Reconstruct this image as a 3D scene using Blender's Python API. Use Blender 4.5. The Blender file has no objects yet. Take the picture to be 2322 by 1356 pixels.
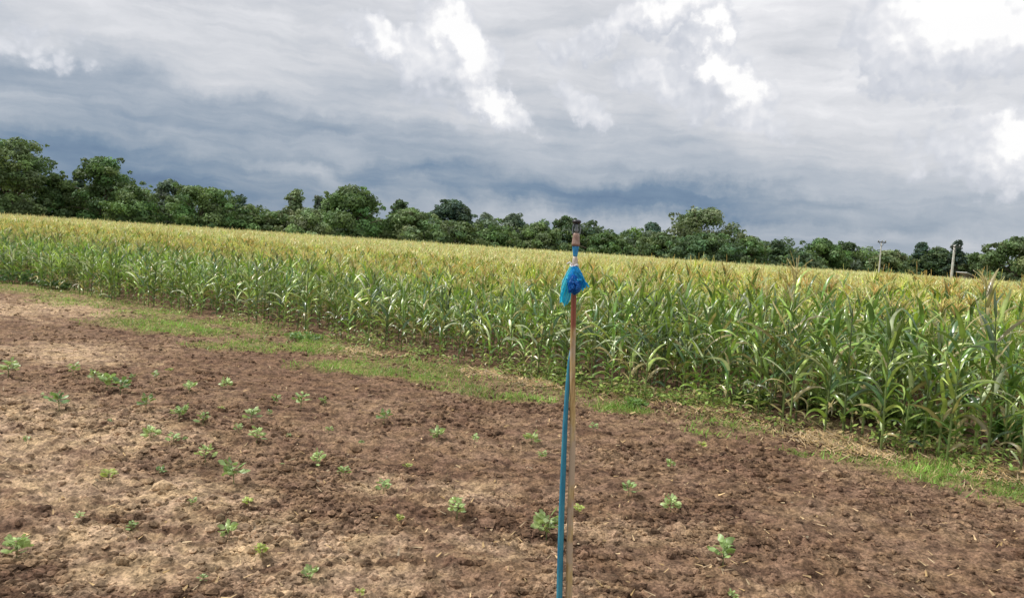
import bpy, math, random
import numpy as np
from mathutils import Matrix, Vector

random.seed(7)
rng = np.random.default_rng(11)
SC = bpy.context.scene
COL = SC.collection

# ---------------------------------------------------------------- camera
F, CX, CY = 1790.0, 1161.0, 678.0          # pinhole of the 2322 x 1356 photograph
CAM_H = 2.2
ROLL, PITCH = math.radians(3.87), math.radians(-3.985)
cam_data = bpy.data.cameras.new('camera')
cam = bpy.data.objects.new('camera', cam_data)
COL.objects.link(cam)
cam_data.sensor_fit = 'HORIZONTAL'
cam_data.angle = 2 * math.atan(CX / F)
cam_data.clip_start = 0.05
cam_data.clip_end = 6000
fwd = np.array([0.0, math.cos(PITCH), math.sin(PITCH)])
up0 = np.array([0.0, -math.sin(PITCH), math.cos(PITCH)])
rt0 = np.array([1.0, 0.0, 0.0])
rt = rt0 * math.cos(ROLL) + up0 * math.sin(ROLL)
up = -rt0 * math.sin(ROLL) + up0 * math.cos(ROLL)
cam.matrix_world = Matrix(((rt[0], up[0], -fwd[0], 0), (rt[1], up[1], -fwd[1], 0),
                           (rt[2], up[2], -fwd[2], CAM_H), (0, 0, 0, 1)))
SC.camera = cam
CAMP = np.array([0, 0, CAM_H])


def ray(px, py):
    return fwd * F + rt * (px - CX) - up * (py - CY)


def at(px, py, Y):                          # the point at depth Y behind a pixel of the photograph
    d = ray(px, py)
    return CAMP + d * (Y / d[1])


def gp(px, py):                             # the ground point behind a pixel
    d = ray(px, py)
    return CAMP + d * (-CAM_H / d[2])


def azel(px, py):
    d = ray(px, py)
    d = d / np.linalg.norm(d)
    return math.atan2(d[0], d[1]), math.asin(d[2])


# ---------------------------------------------------------------- light
SUN_EL, SUN_AZ = math.radians(52), math.radians(-78)
sd = bpy.data.lights.new('sun', 'SUN')
sd.energy = 2.6
sd.angle = math.radians(4)
sd.color = (1.0, 0.96, 0.9)
sun = bpy.data.objects.new('sun', sd)
COL.objects.link(sun)
sv = Vector((math.sin(SUN_AZ) * math.cos(SUN_EL), math.cos(SUN_AZ) * math.cos(SUN_EL), math.sin(SUN_EL)))
sun.rotation_euler = sv.to_track_quat('Z', 'Y').to_euler()
sun.location = (0, 0, 40)
vs = SC.view_settings
vs.view_transform = 'Standard'
vs.look = 'None'
vs.gamma = 1
vs.exposure = 0.42
vs.use_curve_mapping = False


class NT:
    """small helper to write node trees"""
    flat = False

    def __init__(self, tree):
        self.t = tree
        tree.nodes.clear()

    def n(self, kind, **kw):
        nd = self.t.nodes.new(kind)
        for k, v in kw.items():
            if k.startswith('i_'):
                key = k[2:]
                key = int(key) if key.isdigit() else key.replace('_', ' ')
                self.set(nd.inputs[key], v)
            else:
                setattr(nd, k, v)
        return nd

    def set(self, sock, v):
        if isinstance(v, bpy.types.NodeSocket):
            self.t.links.new(v, sock)
        elif isinstance(v, bpy.types.Node):
            self.t.links.new(v.outputs[0], sock)
        else:
            sock.default_value = v

    def m(self, op, a, b=0.0, c=0.0, clamp=False):
        nd = self.t.nodes.new('ShaderNodeMath')
        nd.operation = op
        nd.use_clamp = clamp
        for i, v in enumerate((a, b, c)):
            self.set(nd.inputs[i], v)
        return nd.outputs[0]

    def vm(self, op, a, b=(0, 0, 0)):
        nd = self.t.nodes.new('ShaderNodeVectorMath')
        nd.operation = op
        self.set(nd.inputs[0], a)
        self.set(nd.inputs[1], b)
        return nd.outputs[1] if op in ('LENGTH', 'DOT_PRODUCT', 'DISTANCE') else nd.outputs[0]

    def noise(self, vec, scale, detail=5, rough=0.5, dist=0.0, lac=2.0):
        nd = self.n('ShaderNodeTexNoise', i_Vector=vec, i_Scale=scale, i_Detail=detail,
                    i_Roughness=rough, i_Distortion=dist, i_Lacunarity=lac)
        nd.noise_dimensions = '2D' if self.flat else '3D'
        return nd

    def ramp(self, fac, stops, interp='LINEAR'):
        nd = self.n('ShaderNodeValToRGB', i_0=fac)
        cr = nd.color_ramp
        cr.interpolation = interp
        while len(cr.elements) < len(stops):
            cr.elements.new(0.5)
        for e, (p, c) in zip(cr.elements, stops):
            e.position = p
            e.color = (*c, 1) if len(c) == 3 else c
        return nd.outputs[0]

    def maprange(self, v, a, b, c=0.0, d=1.0, kind='SMOOTHSTEP'):
        nd = self.n('ShaderNodeMapRange', interpolation_type=kind)
        for i, x in enumerate((v, a, b, c, d)):
            self.set(nd.inputs[i], x)
        return nd.outputs[0]

    def mix(self, fac, a, b, kind='MIX'):
        nd = self.n('ShaderNodeMix', data_type='RGBA', blend_type=kind)
        self.set(nd.inputs[0], fac)
        self.set(nd.inputs[6], a)
        self.set(nd.inputs[7], b)
        return nd.outputs[2]


def lin(r, g, b):
    f = lambda c: ((c / 255 + 0.055) / 1.055) ** 2.4 if c > 10.3 else c / 255 / 12.92
    return (f(r), f(g), f(b))


# ---------------------------------------------------------------- sky: Nishita behind a broken overcast
world = bpy.data.worlds.new('World')
SC.world = world
world.use_nodes = True
world.cycles.sampling_method = 'MANUAL'
world.cycles.sample_map_resolution = 512
w = NT(world.node_tree)
w.flat = True                               # every sky noise reads azimuth and elevation only
tc = w.n('ShaderNodeTexCoord').outputs['Generated']
sep = w.n('ShaderNodeSeparateXYZ', i_0=tc)
az = w.m('ARCTAN2', sep.outputs[0], sep.outputs[1])
el = w.m('ARCSINE', w.m('MINIMUM', w.m('MAXIMUM', sep.outputs[2], -1.0), 1.0))
P = w.n('ShaderNodeCombineXYZ', i_0=az, i_1=el, i_2=0.0).outputs[0]
# warps
wn = w.noise(P, 9.0, 6, 0.62)
warp = w.vm('SCALE', w.vm('SUBTRACT', wn.outputs['Color'], (0.5, 0.5, 0.5)))
warp.node.inputs[3].default_value = 0.085
Pw = w.vm('ADD', P, warp)
wn2 = w.noise(P, 38.0, 5, 0.6)
warp2 = w.vm('SCALE', w.vm('SUBTRACT', wn2.outputs['Color'], (0.5, 0.5, 0.5)))
warp2.node.inputs[3].default_value = 0.028
Pww = w.vm('ADD', Pw, warp2)


def blob(P_, px, py, rx, ry, deg, inner=0.15, outer=1.0):
    """soft ellipse on the sky; centre and radii given as photograph pixels, turned into directions"""
    a, e = azel(px, py)
    mp = w.n('ShaderNodeMapping', vector_type='TEXTURE', i_0=P_)
    mp.inputs[1].default_value = (a, e, 0)
    mp.inputs[2].default_value = (0, 0, math.radians(-deg + 3.9))
    mp.inputs[3].default_value = (rx / F, ry / F, 1)
    sq = w.vm('MULTIPLY', mp.outputs[0], (1, 1, 0))
    return w.maprange(w.vm('LENGTH', sq), outer, inner)


# T: 0 dark slate blue .. 1 white
T = w.n('ShaderNodeMapRange', interpolation_type='LINEAR', i_0=el, i_1=0.0, i_2=0.33, i_3=0.33, i_4=0.84).outputs[0]
T = w.m('ADD', T, w.maprange(az, -0.5, 0.6, -0.05, 0.07))
T = w.m('ADD', T, w.maprange(el, 0.3, 0.7, 0.0, 0.12))
# long soft streaks, a little tilted
Ps = w.vm('ADD', P, w.vm('MULTIPLY', warp, (0.35, 0.35, 0)))
mp = w.n('ShaderNodeMapping', i_0=Ps)
mp.inputs[2].default_value = (0, 0, math.radians(7))
mp.inputs[3].default_value = (2.2, 11.0, 1)
st = w.noise(mp.outputs[0], 2.2, 8, 0.55, 0.3).outputs[0]
T = w.m('ADD', T, w.m('MULTIPLY', w.m('SUBTRACT', st, 0.5), 0.46))
mp = w.n('ShaderNodeMapping', i_0=Ps)
mp.inputs[1].default_value = (3, 1, 0)
mp.inputs[2].default_value = (0, 0, math.radians(5))
mp.inputs[3].default_value = (5.0, 34.0, 1)
st2 = w.noise(mp.outputs[0], 2.6, 5, 0.55, 0.2).outputs[0]
T = w.m('ADD', T, w.m('MULTIPLY', w.m('SUBTRACT', st2, 0.5), 0.16))
big = w.noise(Pw, 6.5, 8, 0.6).outputs[0]
T = w.m('ADD', T, w.m('MULTIPLY', w.m('SUBTRACT', big, 0.5), 0.17))
for (px, py, rx, ry, deg, amp) in [
        (330, 235, 560, 75, 9, -0.22), (300, 385, 720, 100, 10, -0.20), (1000, 330, 560, 55, 6, -0.10),
        (1100, 415, 800, 66, 5, -0.22), (1750, 470, 680, 56, 6, -0.20), (1780, 110, 170, 90, 0, -0.10),
        (400, 80, 620, 120, 15, 0.14), (560, 290, 520, 50, 12, 0.13), (660, 385, 180, 36, 15, 0.18), (930, 420, 130, 26, 8, 0.10),
        (1950, 290, 560, 150, 12, 0.14), (1330, 505, 320, 26, 4, 0.15)]:
    T = w.m('ADD', T, w.m('MULTIPLY', blob(Pw, px, py, rx, ry, deg, 0.0), amp))
# cumulus heaps: union of soft ellipses cut by billowy noise
puffs = [(1032, 95, 80, 54, 30, 1.0), (1055, 155, 58, 70, 60, .95), (975, 125, 95, 60, 20, .85), (900, 92, 95, 42, 15, .72),
         (1090, 222, 95, 34, 35, .80), (1000, 200, 120, 60, 30, .55),
         (1490, 28, 95, 42, -12, .92), (1400, 66, 85, 32, -20, .72), (1290, 105, 70, 24, -20, .5),
         (1600, 60, 42, 32, -30, .95), (1572, 100, 34, 42, 70, .8), (1625, 155, 66, 44, 45, .95), (1675, 200, 72, 48, 55, .9),
         (1580, 205, 150, 66, 25, .62), (1705, 250, 85, 40, 40, .66), (1480, 165, 90, 34, 10, .55), (1315, 238, 80, 32, 28, .72),
         (2170, 55, 150, 95, 0, 1.3), (2085, 135, 58, 58, -60, .85), (2270, 50, 130, 75, 0, 1.15), (2140, 180, 75, 36, 0, .6),
         (2305, 345, 85, 55, -30, 1.1), (2210, 345, 120, 60, 10, .5), (30, 75, 100, 34, 15, .5)]


def heap(P_, some):
    c = None
    for (px, py, rx, ry, deg, amp) in some:
        b = w.m('MULTIPLY', blob(P_, px, py, rx * 2.05, ry * 2.05, deg, 0.0), amp)
        c = b if c is None else w.m('SMOOTH_MAX', c, b, 0.10)
    return c


main_puffs = [puffs[i] for i in (0, 1, 2, 3, 4, 6, 7, 9, 11, 12, 13, 17, 18, 21)]
cum_a = heap(Pww, main_puffs)
cum = w.m('SMOOTH_MAX', cum_a, heap(Pww, [p_ for p_ in puffs if p_ not in main_puffs]), 0.10)
cum_off = heap(w.vm('ADD', Pww, (0.016, 0.024, 0)), main_puffs)
lit_edge = w.m('SUBTRACT', cum_a, cum_off)
T = w.m('ADD', T, w.m('MULTIPLY', cum, 0.14))
base_sky = w.ramp(T, [(0.0, lin(88, 112, 143)), (0.2, lin(113, 134, 158)), (0.36, lin(147, 159, 174)),
                      (0.52, lin(174, 181, 191)), (0.70, lin(202, 204, 209)), (0.88, lin(226, 226, 229)),
                      (1.0, lin(246, 246, 246))])


def billow(off):
    """rounded cauliflower bumps"""
    q = w.vm('ADD', w.vm('ADD', P, w.vm('MULTIPLY', warp2, (0.55, 0.55, 0))), off)
    v1 = w.n('ShaderNodeTexVoronoi', feature='SMOOTH_F1', voronoi_dimensions='2D', i_Vector=q, i_Scale=34.0, i_Smoothness=0.35).outputs[0]
    v2 = w.n('ShaderNodeTexVoronoi', feature='SMOOTH_F1', voronoi_dimensions='2D', i_Vector=q, i_Scale=88.0, i_Smoothness=0.3).outputs[0]
    fn = w.noise(q, 60.0, 4, 0.6).outputs[0]
    return w.m('ADD', w.m('ADD', w.m('MULTIPLY', v1, -0.75), w.m('MULTIPLY', v2, -0.40)), w.m('MULTIPLY_ADD', fn, 0.45, 0.72))


bil = billow((0, 0, 0))
bil_off = billow((0.0045, 0.008, 0))
relief = w.m('MULTIPLY', w.m('SUBTRACT', bil, bil_off), 0.40)
dens = w.m('ADD', cum, w.m('MULTIPLY', w.m('MULTIPLY', w.m('SUBTRACT', bil, 0.5), 0.75), w.maprange(cum, 0.02, 0.25)))
mask = w.maprange(w.m('ADD', dens, w.m('MULTIPLY', lit_edge, 0.35)), 0.06, 0.50)
bright = w.m('ADD', w.m('ADD', 0.22, w.m('MULTIPLY', cum, 0.66)), w.m('ADD', relief, w.m('MULTIPLY', lit_edge, 0.70)))
cum_col = w.ramp(bright, [(0.25, lin(193, 197, 206)), (0.55, lin(211, 213, 219)), (0.80, lin(228, 228, 231)), (1.0, lin(248, 247, 246))])
cover = w.mix(w.m('MULTIPLY', mask, 0.93), base_sky, cum_col)
sky = w.n('ShaderNodeTexSky', sky_type='NISHITA', sun_disc=False, sun_elevation=SUN_EL, sun_rotation=SUN_AZ)
bg_sky = w.n('ShaderNodeBackground', i_0=sky.outputs[0], i_1=0.1)
bg_cl = w.n('ShaderNodeBackground', i_0=cover, i_1=0.83)
ms = w.n('ShaderNodeMixShader', i_0=0.96, i_1=bg_sky.outputs[0], i_2=bg_cl.outputs[0])
w.n('ShaderNodeOutputWorld', i_0=ms.outputs[0])


# ---------------------------------------------------------------- helpers
def tag(o, label=None, cat=None, group=None, kind=None):
    for k, v in (('label', label), ('category', cat), ('group', group), ('kind', kind)):
        if v:
            o[k] = v
    return o


def empty(name, loc, rz=0.0, label=None, cat=None, group=None):
    o = bpy.data.objects.new(name, None)
    COL.objects.link(o)
    o.location = [float(v) for v in loc]
    o.rotation_euler = (0, 0, rz)
    o.empty_display_size = 0.1
    return tag(o, label, cat, group)


def mesh_np(name, V, Fq, mats, cols=None, smooth=False, ntri=None):
    """V (n,3), Fq (m,4) quads (or (m,3) tris), cols (n,3) per vertex"""
    me = bpy.data.meshes.new(name)
    V = np.asarray(V, dtype=np.float32)
    Fq = np.asarray(Fq, dtype=np.int32)
    k = Fq.shape[1]
    me.vertices.add(len(V))
    me.vertices.foreach_set('co', V.ravel())
    me.loops.add(Fq.size)
    me.loops.foreach_set('vertex_index', Fq.ravel())
    me.polygons.add(len(Fq))
    me.polygons.foreach_set('loop_start', np.arange(0, Fq.size, k, dtype=np.int32))
    me.polygons.foreach_set('loop_total', np.full(len(Fq), k, dtype=np.int32))
    me.polygons.foreach_set('use_smooth', np.full(len(Fq), smooth))
    if cols is not None:
        at_ = me.color_attributes.new('Col', 'FLOAT_COLOR', 'POINT')
        c = np.ones((len(V), 4), dtype=np.float32)
        c[:, :3] = cols
        at_.data.foreach_set('color', c.ravel())
    me.update(calc_edges=True)
    me.materials.append(mats)
    return me


def link(name, me, parent=None, loc=None):
    o = bpy.data.objects.new(name, me)
    COL.objects.link(o)
    if parent is not None:
        o.parent = parent
    if loc is not None:
        o.location = [float(v) for v in loc]
    return o


def cat_geo(parts):
    """join [(V, F, C)]"""
    Vs, Fs, Cs, n = [], [], [], 0
    for V, Fq, C in parts:
        Vs.append(V)
        Fs.append(Fq + n)
        Cs.append(C)
        n += len(V)
    return np.concatenate(Vs), np.concatenate(Fs), np.concatenate(Cs)


def _h(ix, iy, seed):
    n = (ix.astype(np.int64) * 374761393 + iy.astype(np.int64) * 668265263 + seed * 974634777) & 0xffffffff
    n = ((n ^ (n >> 13)) * 1274126177) & 0xffffffff
    return ((n ^ (n >> 16)) & 0xffff) / 65535.0 * 2 * np.pi


def perlin(x, y, seed=0):
    x = np.asarray(x, float)
    y = np.asarray(y, float)
    ix, iy = np.floor(x), np.floor(y)
    fx, fy = x - ix, y - iy
    u, v = fx ** 3 * (fx * (fx * 6 - 15) + 10), fy ** 3 * (fy * (fy * 6 - 15) + 10)

    def g(dx, dy):
        a = _h(ix + dx, iy + dy, seed)
        return np.cos(a) * (fx - dx) + np.sin(a) * (fy - dy)
    a = g(0, 0) * (1 - u) + g(1, 0) * u
    b = g(0, 1) * (1 - u) + g(1, 1) * u
    return (a * (1 - v) + b * v) * 1.4


def fbm(x, y, s, octv=4, seed=0, gain=0.5):
    r, a = 0, 1.0
    for i in range(octv):
        r = r + a * perlin(x * s + 13.7 * i, y * s - 7.1 * i, seed + i)
        s *= 2.03
        a *= gain
    return r


def sstep(a, b, x):
    t = np.clip((x - a) / (b - a), 0, 1)
    return t * t * (3 - 2 * t)


# front edge of the corn, from the photograph
EX = np.array([-60, -34, -15.4, -9.6, -4.35, -1.3, 1.3, 3.1, 4.7, 7.0, 12, 30])
EY = np.array([50, 35, 23.9, 20.1, 16.9, 14.3, 12.5, 11.2, 9.6, 8.3, 5.0, -4])
edge = lambda x: np.interp(x, EX, EY)


def hfun(x, y):                            # large gentle relief everything stands on
    return 0.03 * perlin(np.asarray(x) * 0.25, np.asarray(y) * 0.25, 5) * sstep(3, 6, np.hypot(x, y))


def hz(x, y):
    return float(hfun(np.array([x]), np.array([y]))[0])


# ---------------------------------------------------------------- materials
def new_mat(name):
    m = bpy.data.materials.new(name)
    m.use_nodes = True
    return m, NT(m.node_tree)


def leaf_mat(name, rough=0.42, transl=0.3, spec=0.5, vary=0.35, scale=9.0):
    m, t = new_mat(name)
    a = t.n('ShaderNodeAttribute', attribute_name='Col')
    oi = t.n('ShaderNodeObjectInfo')
    geo = t.n('ShaderNodeNewGeometry')
    nz = t.noise(geo.outputs['Position'], scale, 3, 0.6)
    f = t.maprange(nz.outputs[0], 0.3, 0.7, 1 - vary, 1 + vary)
    f2 = t.m('MULTIPLY', f, t.maprange(oi.outputs['Random'], 0, 1, 0.82, 1.18, 'LINEAR'))
    col = t.vm('SCALE', a.outputs['Color'])
    t.set(col.node.inputs[3], f2)
    b = t.n('ShaderNodeBsdfPrincipled', i_Base_Color=col, i_Roughness=rough)
    b.inputs['Specular IOR Level'].default_value = spec
    tr = t.n('ShaderNodeBsdfTranslucent', i_0=t.mix(0.5, col, (0.35, 0.5, 0.08, 1), 'MIX'))
    mx = t.n('ShaderNodeMixShader', i_0=transl, i_1=b.outputs[0], i_2=tr.outputs[0])
    t.n('ShaderNodeOutputMaterial', i_0=mx.outputs[0])
    return m


def plain_mat(name, c1, c2, rough=0.6, scale=20.0, metal=0.0, bump=0.0, stretch=(1, 1, 1), lo=0.35, hi=0.65, spec=0.5):
    m, t = new_mat(name)
    tcx = t.n('ShaderNodeTexCoord').outputs['Object']
    mp_ = t.n('ShaderNodeMapping', i_0=tcx)
    mp_.inputs[3].default_value = stretch
    nz = t.noise(mp_.outputs[0], scale, 6, 0.6)
    f = t.maprange(nz.outputs[0], lo, hi)
    b = t.n('ShaderNodeBsdfPrincipled', i_Base_Color=t.mix(f, (*c1, 1), (*c2, 1)), i_Roughness=rough, i_Metallic=metal)
    b.inputs['Specular IOR Level'].default_value = spec
    if bump:
        bp = t.n('ShaderNodeBump', i_Strength=bump, i_Distance=0.01, i_Height=nz.outputs[0])
        t.set(b.inputs['Normal'], bp.outputs[0])
    t.n('ShaderNodeOutputMaterial', i_0=b.outputs[0])
    return m


M_corn = leaf_mat('corn_leaf_material', 0.30, 0.20, 0.85, 0.35, 6.0)
M_field = leaf_mat('corn_field_material', 0.36, 0.30, 0.65, 0.35, 4.0)
M_tree = leaf_mat('tree_leaf_material', 0.6, 0.18, 0.25, 0.35, 1.1)
M_seed = leaf_mat('seedling_leaf_material', 0.4, 0.3, 0.5, 0.25, 30.0)
M_grass = leaf_mat('grass_material', 0.5, 0.3, 0.3, 0.4, 3.0)
M_straw = leaf_mat('straw_material', 0.7, 0.1, 0.2, 0.35, 12.0)
M_bark = plain_mat('bark_material', (0.10, 0.075, 0.05), (0.20, 0.16, 0.12), 0.9, 6)

# soil
M_soil, t = new_mat('soil_material')
a = t.n('ShaderNodeAttribute', attribute_name='Col')
geo = t.n('ShaderNodeNewGeometry')
pos = geo.outputs['Position']
n1 = t.noise(pos, 9.0, 7, 0.68)
n2 = t.noise(pos, 42.0, 5, 0.65)
f1 = t.maprange(n1.outputs[0], 0.38, 0.60, 0.55, 1.22)
f2 = t.maprange(n2.outputs[0], 0.36, 0.64, 0.60, 1.30)
sc_ = t.vm('SCALE', a.outputs['Color'])
t.set(sc_.node.inputs[3], t.m('MULTIPLY', f1, f2))
hue = t.noise(pos, 3.0, 4, 0.6)
tint = t.mix(t.maprange(hue.outputs[0], 0.35, 0.65), (1.0, 0.95, 0.94, 1), (1.04, 1.0, 0.88, 1))
colr = t.mix(1.0, sc_, tint, 'MULTIPLY')
b = t.n('ShaderNodeBsdfPrincipled', i_Base_Color=colr, i_Roughness=0.93)
b.inputs['Specular IOR Level'].default_value = 0.15
hgt = t.m('ADD', t.m('MULTIPLY', n1.outputs[0], 0.8), t.m('MULTIPLY', n2.outputs[0], 0.45))
bp = t.n('ShaderNodeBump', i_Strength=0.9, i_Distance=0.05, i_Height=hgt)
t.set(b.inputs['Normal'], bp.outputs[0])
t.n('ShaderNodeOutputMaterial', i_0=b.outputs[0])


TPATCH = []
for px, py, r_ in [(230, 1000, 1.3), (380, 1130, .9), (60, 950, 1.6), (120, 1110, .9), (30, 1020, 1.3), (760, 1235, .7), (700, 1340, .6), (300, 1300, .5), (450, 1270, .8),
                   (900, 1330, .6), (1130, 1250, .5), (1400, 1220, .5), (1900, 1180, .7), (2000, 1290, .5), (1600, 1230, .5), (1300, 1330, .4), (2150, 1200, .5),
                   (60, 700, 3.0), (130, 800, 1.8), (1080, 1120, .5), (840, 1100, .4), (600, 1200, .6), (1750, 1340, .5), (200, 1220, .6)]:
    g_ = gp(px, py)
    TPATCH.append((g_[0], g_[1], r_))


def soil_col(x, y):
    """dry sandy crust, brown crumbs, dark moist clods"""
    L = fbm(x, y, 0.16, 4, 21)
    Mx = fbm(x, y, 0.9, 4, 31)
    S = fbm(x + 0.4 * Mx, y * 1.7, 3.2, 4, 41, 0.6)
    c_tan = np.array([0.51, 0.380, 0.255])
    c_brn = np.array([0.205, 0.130, 0.086])
    c_drk = np.array([0.085, 0.048, 0.032])
    # drier and paler at the lower left, purplish brown towards the middle and right
    S = fbm(x + 0.4 * Mx, y * 1.7, 3.2, 4, 41, 0.6)
    tanm = np.zeros_like(L)
    for tx, ty, tr_ in TPATCH:
        tanm = np.maximum(tanm, sstep(1.15, 0.1, np.hypot((x - tx) / tr_, (y - ty) / (tr_ * .8)) + 0.6 * Mx + 0.35 * S))
    dry = np.clip(sstep(-0.35, 0.65, L * 0.35 + Mx * 0.5) * .26 + .58 * tanm * sstep(2.5, -2.5, x - .1 * y) + .22 * tanm, 0, 1)
    k = sstep(0.0, 0.55, S - 0.25 * Mx)
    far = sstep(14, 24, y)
    c = c_brn[None] * (1 - dry[:, None]) + c_tan[None] * dry[:, None]
    k = k * (1 - .5 * tanm)
    c = c * (1 - 0.6 * k[:, None]) + c_drk[None] * 0.6 * k[:, None]
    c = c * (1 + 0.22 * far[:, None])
    return c


def grass_mask(x, y):
    """patchy grass verge in front of the corn"""
    d = edge(x) - y                          # metres in front of the corn, along y
    band = sstep(-0.4, 0.4, d) * sstep(2.2, 0.8, d + 0.5 * perlin(x * 0.7, y * 0.7, 77))
    p = sstep(-0.30, 0.40, fbm(x, y, 0.65, 3, 61) + 0.10)
    inner = sstep(0.9, 0.4, np.abs(d - 0.5))          # barer lane at the foot of the corn
    m_ = band * (.10 + .90 * p) * (1 - 0.25 * inner)
    mid = sstep(-1.8, -0.2, x) * sstep(4.6, 3.0, x)
    m_ = m_ * (1 - 0.35 * mid)
    for gx, gy, r, s in GPATCH:
        m_ = np.maximum(m_, s * sstep(1.0, 0.35, np.hypot((x - gx) / r, (y - gy) / (r * 0.8)) + 0.35 * fbm(x, y, 1.6, 2, 71)))
    return m_


GPATCH = []
for px, py, r, s in [(350, 735, 1.7, .9), (430, 752, 1.3, .95), (560, 785, 1.2, .7), (720, 790, 1.2, .95), (690, 765, .9, .8), (780, 830, 1.0, .95), (860, 845, .9, .8),
                     (960, 860, .62, 1.0), (1050, 885, .7, .6), (1180, 900, .75, .75), (1420, 930, .6, .95), (1450, 905, .5, .7), (1600, 985, .5, .35),
                     (1830, 1030, .45, .6), (1870, 960, .5, .5), (2080, 1065, .5, .9), (2180, 1085, .6, 1.0), (2270, 1100, .55, 1.0), (2320, 1125, .5, .9),
                     (2290, 980, .7, .8), (220, 690, 1.8, .6), (60, 655, 2.2, .6), (1250, 860, .8, .5), (150, 665, 2, .6)]:
    g = gp(px, py)
    GPATCH.append((g[0], g[1], r, s))

# ---------------------------------------------------------------- ground: one polar sheet out to the horizon
r_fine = np.geomspace(3.4, 30, 620)
r_all = np.concatenate([np.array([0.0001, 1.2, 2.4]), r_fine, np.geomspace(31, 4000, 70)])
a_f = np.linspace(-0.74, 0.74, 760)
a_c = np.linspace(0.74, 2 * np.pi - 0.74, 70)[1:-1]
ang = np.concatenate([a_f, a_c])
R, A = np.meshgrid(r_all, ang, indexing='ij')
gx, gy = (R * np.sin(A)).ravel(), (R * np.cos(A)).ravel()
wx, wy = gx + 0.10 * perlin(gx * 2.2, gy * 2.2, 3), gy + 0.10 * perlin(gx * 2.2, gy * 2.2, 4)
fade = sstep(34, 24, R.ravel())
rough = 0.7 + 0.5 * sstep(-0.3, 0.5, fbm(gx, gy, 0.5, 2, 91))
z = 0.028 * fbm(wx, wy * 1.25, 2.4, 2, 51) + 0.032 * np.abs(fbm(wx, wy, 6.5, 3, 52, 0.6)) + 0.014 * fbm(gx, gy, 20, 2, 53)
furrow = 0.016 * np.sin((gx * 0.6 + gy * 0.8) * 2 * np.pi / 0.8 + 1.5 * perlin(gx * .4, gy * .4, 8))
gz = hfun(gx, gy) + (z * rough + furrow) * fade
nr, na = R.shape
i0 = np.arange(nr - 1)[:, None] * na + np.arange(na)[None]
i1 = np.arange(nr - 1)[:, None] * na + (np.arange(na)[None] + 1) % na
quads = np.stack([i0, i0 + na, i1 + na, i1], -1).reshape(-1, 4)
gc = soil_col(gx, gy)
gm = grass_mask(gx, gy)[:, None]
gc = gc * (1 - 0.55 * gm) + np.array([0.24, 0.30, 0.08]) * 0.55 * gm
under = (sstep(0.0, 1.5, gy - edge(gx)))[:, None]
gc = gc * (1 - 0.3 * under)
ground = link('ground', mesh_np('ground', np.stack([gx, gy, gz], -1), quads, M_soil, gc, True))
tag(ground, 'tilled brown soil of the bare plot and the fields beyond', 'ground', kind='structure')


# ---------------------------------------------------------------- loose clods, straw and grass: nobody could count them
def ico():
    p = (1 + 5 ** 0.5) / 2
    v = np.array([(-1, p, 0), (1, p, 0), (-1, -p, 0), (1, -p, 0), (0, -1, p), (0, 1, p), (0, -1, -p), (0, 1, -p),
                  (p, 0, -1), (p, 0, 1), (-p, 0, -1), (-p, 0, 1)], float)
    v /= np.linalg.norm(v[0])
    f = np.array([(0, 11, 5), (0, 5, 1), (0, 1, 7), (0, 7, 10), (0, 10, 11), (1, 5, 9), (5, 11, 4), (11, 10, 2), (10, 7, 6), (7, 1, 8),
                  (3, 9, 4), (3, 4, 2), (3, 2, 6), (3, 6, 8), (3, 8, 9), (4, 9, 5), (2, 4, 11), (6, 2, 10), (8, 6, 7), (9, 8, 1)])
    return v, f


iv, if_ = ico()


def in_fan(n, rmin, rmax, amax=0.70, power=1.0):
    a_ = rng.uniform(-amax, amax, n)
    r_ = rmin * (rmax / rmin) ** (rng.uniform(0, 1, n) ** power)
    return r_ * np.sin(a_), r_ * np.cos(a_)


def ground_z(x, y):
    wx_, wy_ = x + 0.10 * perlin(x * 2.2, y * 2.2, 3), y + 0.10 * perlin(x * 2.2, y * 2.2, 4)
    rg = 0.7 + 0.5 * sstep(-0.3, 0.5, fbm(x, y, 0.5, 2, 91))
    zz = 0.028 * fbm(wx_, wy_ * 1.25, 2.4, 2, 51) + 0.032 * np.abs(fbm(wx_, wy_, 6.5, 3, 52, 0.6)) + 0.014 * fbm(x, y, 20, 2, 53)
    fu = 0.016 * np.sin((x * 0.6 + y * 0.8) * 2 * np.pi / 0.8 + 1.5 * perlin(x * .4, y * .4, 8))
    return hfun(x, y) + (zz * rg + fu) * sstep(34, 24, np.hypot(x, y))


n = 120000
x, y = in_fan(n, 4.3, 24)
dens = sstep(-0.15, 0.5, fbm(x, y, 0.9, 3, 36) * 0.8 + 0.5 * fbm(x, y, 0.3, 2, 33))
keep = (rng.uniform(0, 1, n) < 0.12 + 0.88 * dens) & (y < edge(x) + 0.3) & (rng.uniform(0, 1, n) > grass_mask(x, y) * 0.7)
x, y = x[keep], y[keep]
n = len(x)
s = 0.006 + 0.032 * rng.uniform(0, 1, n) ** 4.5
s = np.where(rng.uniform(0, 1, n) < 0.015, s * 1.9, s)
V = iv[None] * (1 + rng.uniform(-0.32, 0.32, (n, 12, 1)))
V = V * (s[:, None, None] * np.stack([rng.uniform(.8, 1.5, n), rng.uniform(.8, 1.5, n), rng.uniform(.5, .95, n)], -1)[:, None, :])
V = V + np.stack([x, y, ground_z(x, y) + 0.15 * s], -1)[:, None, :]
Fc = (if_[None] + (np.arange(n) * 12)[:, None, None]).reshape(-1, 3)
cc = soil_col(x, y) * rng.uniform(0.7, 1.3, (n, 1))
clods = link('soil_clods', mesh_np('soil_clods', V.reshape(-1, 3), Fc, M_soil, np.repeat(cc, 12, 0), False))
tag(clods, 'crumbled clods of brown soil strewn over the tilled plot', 'soil clods', kind='stuff')


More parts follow.
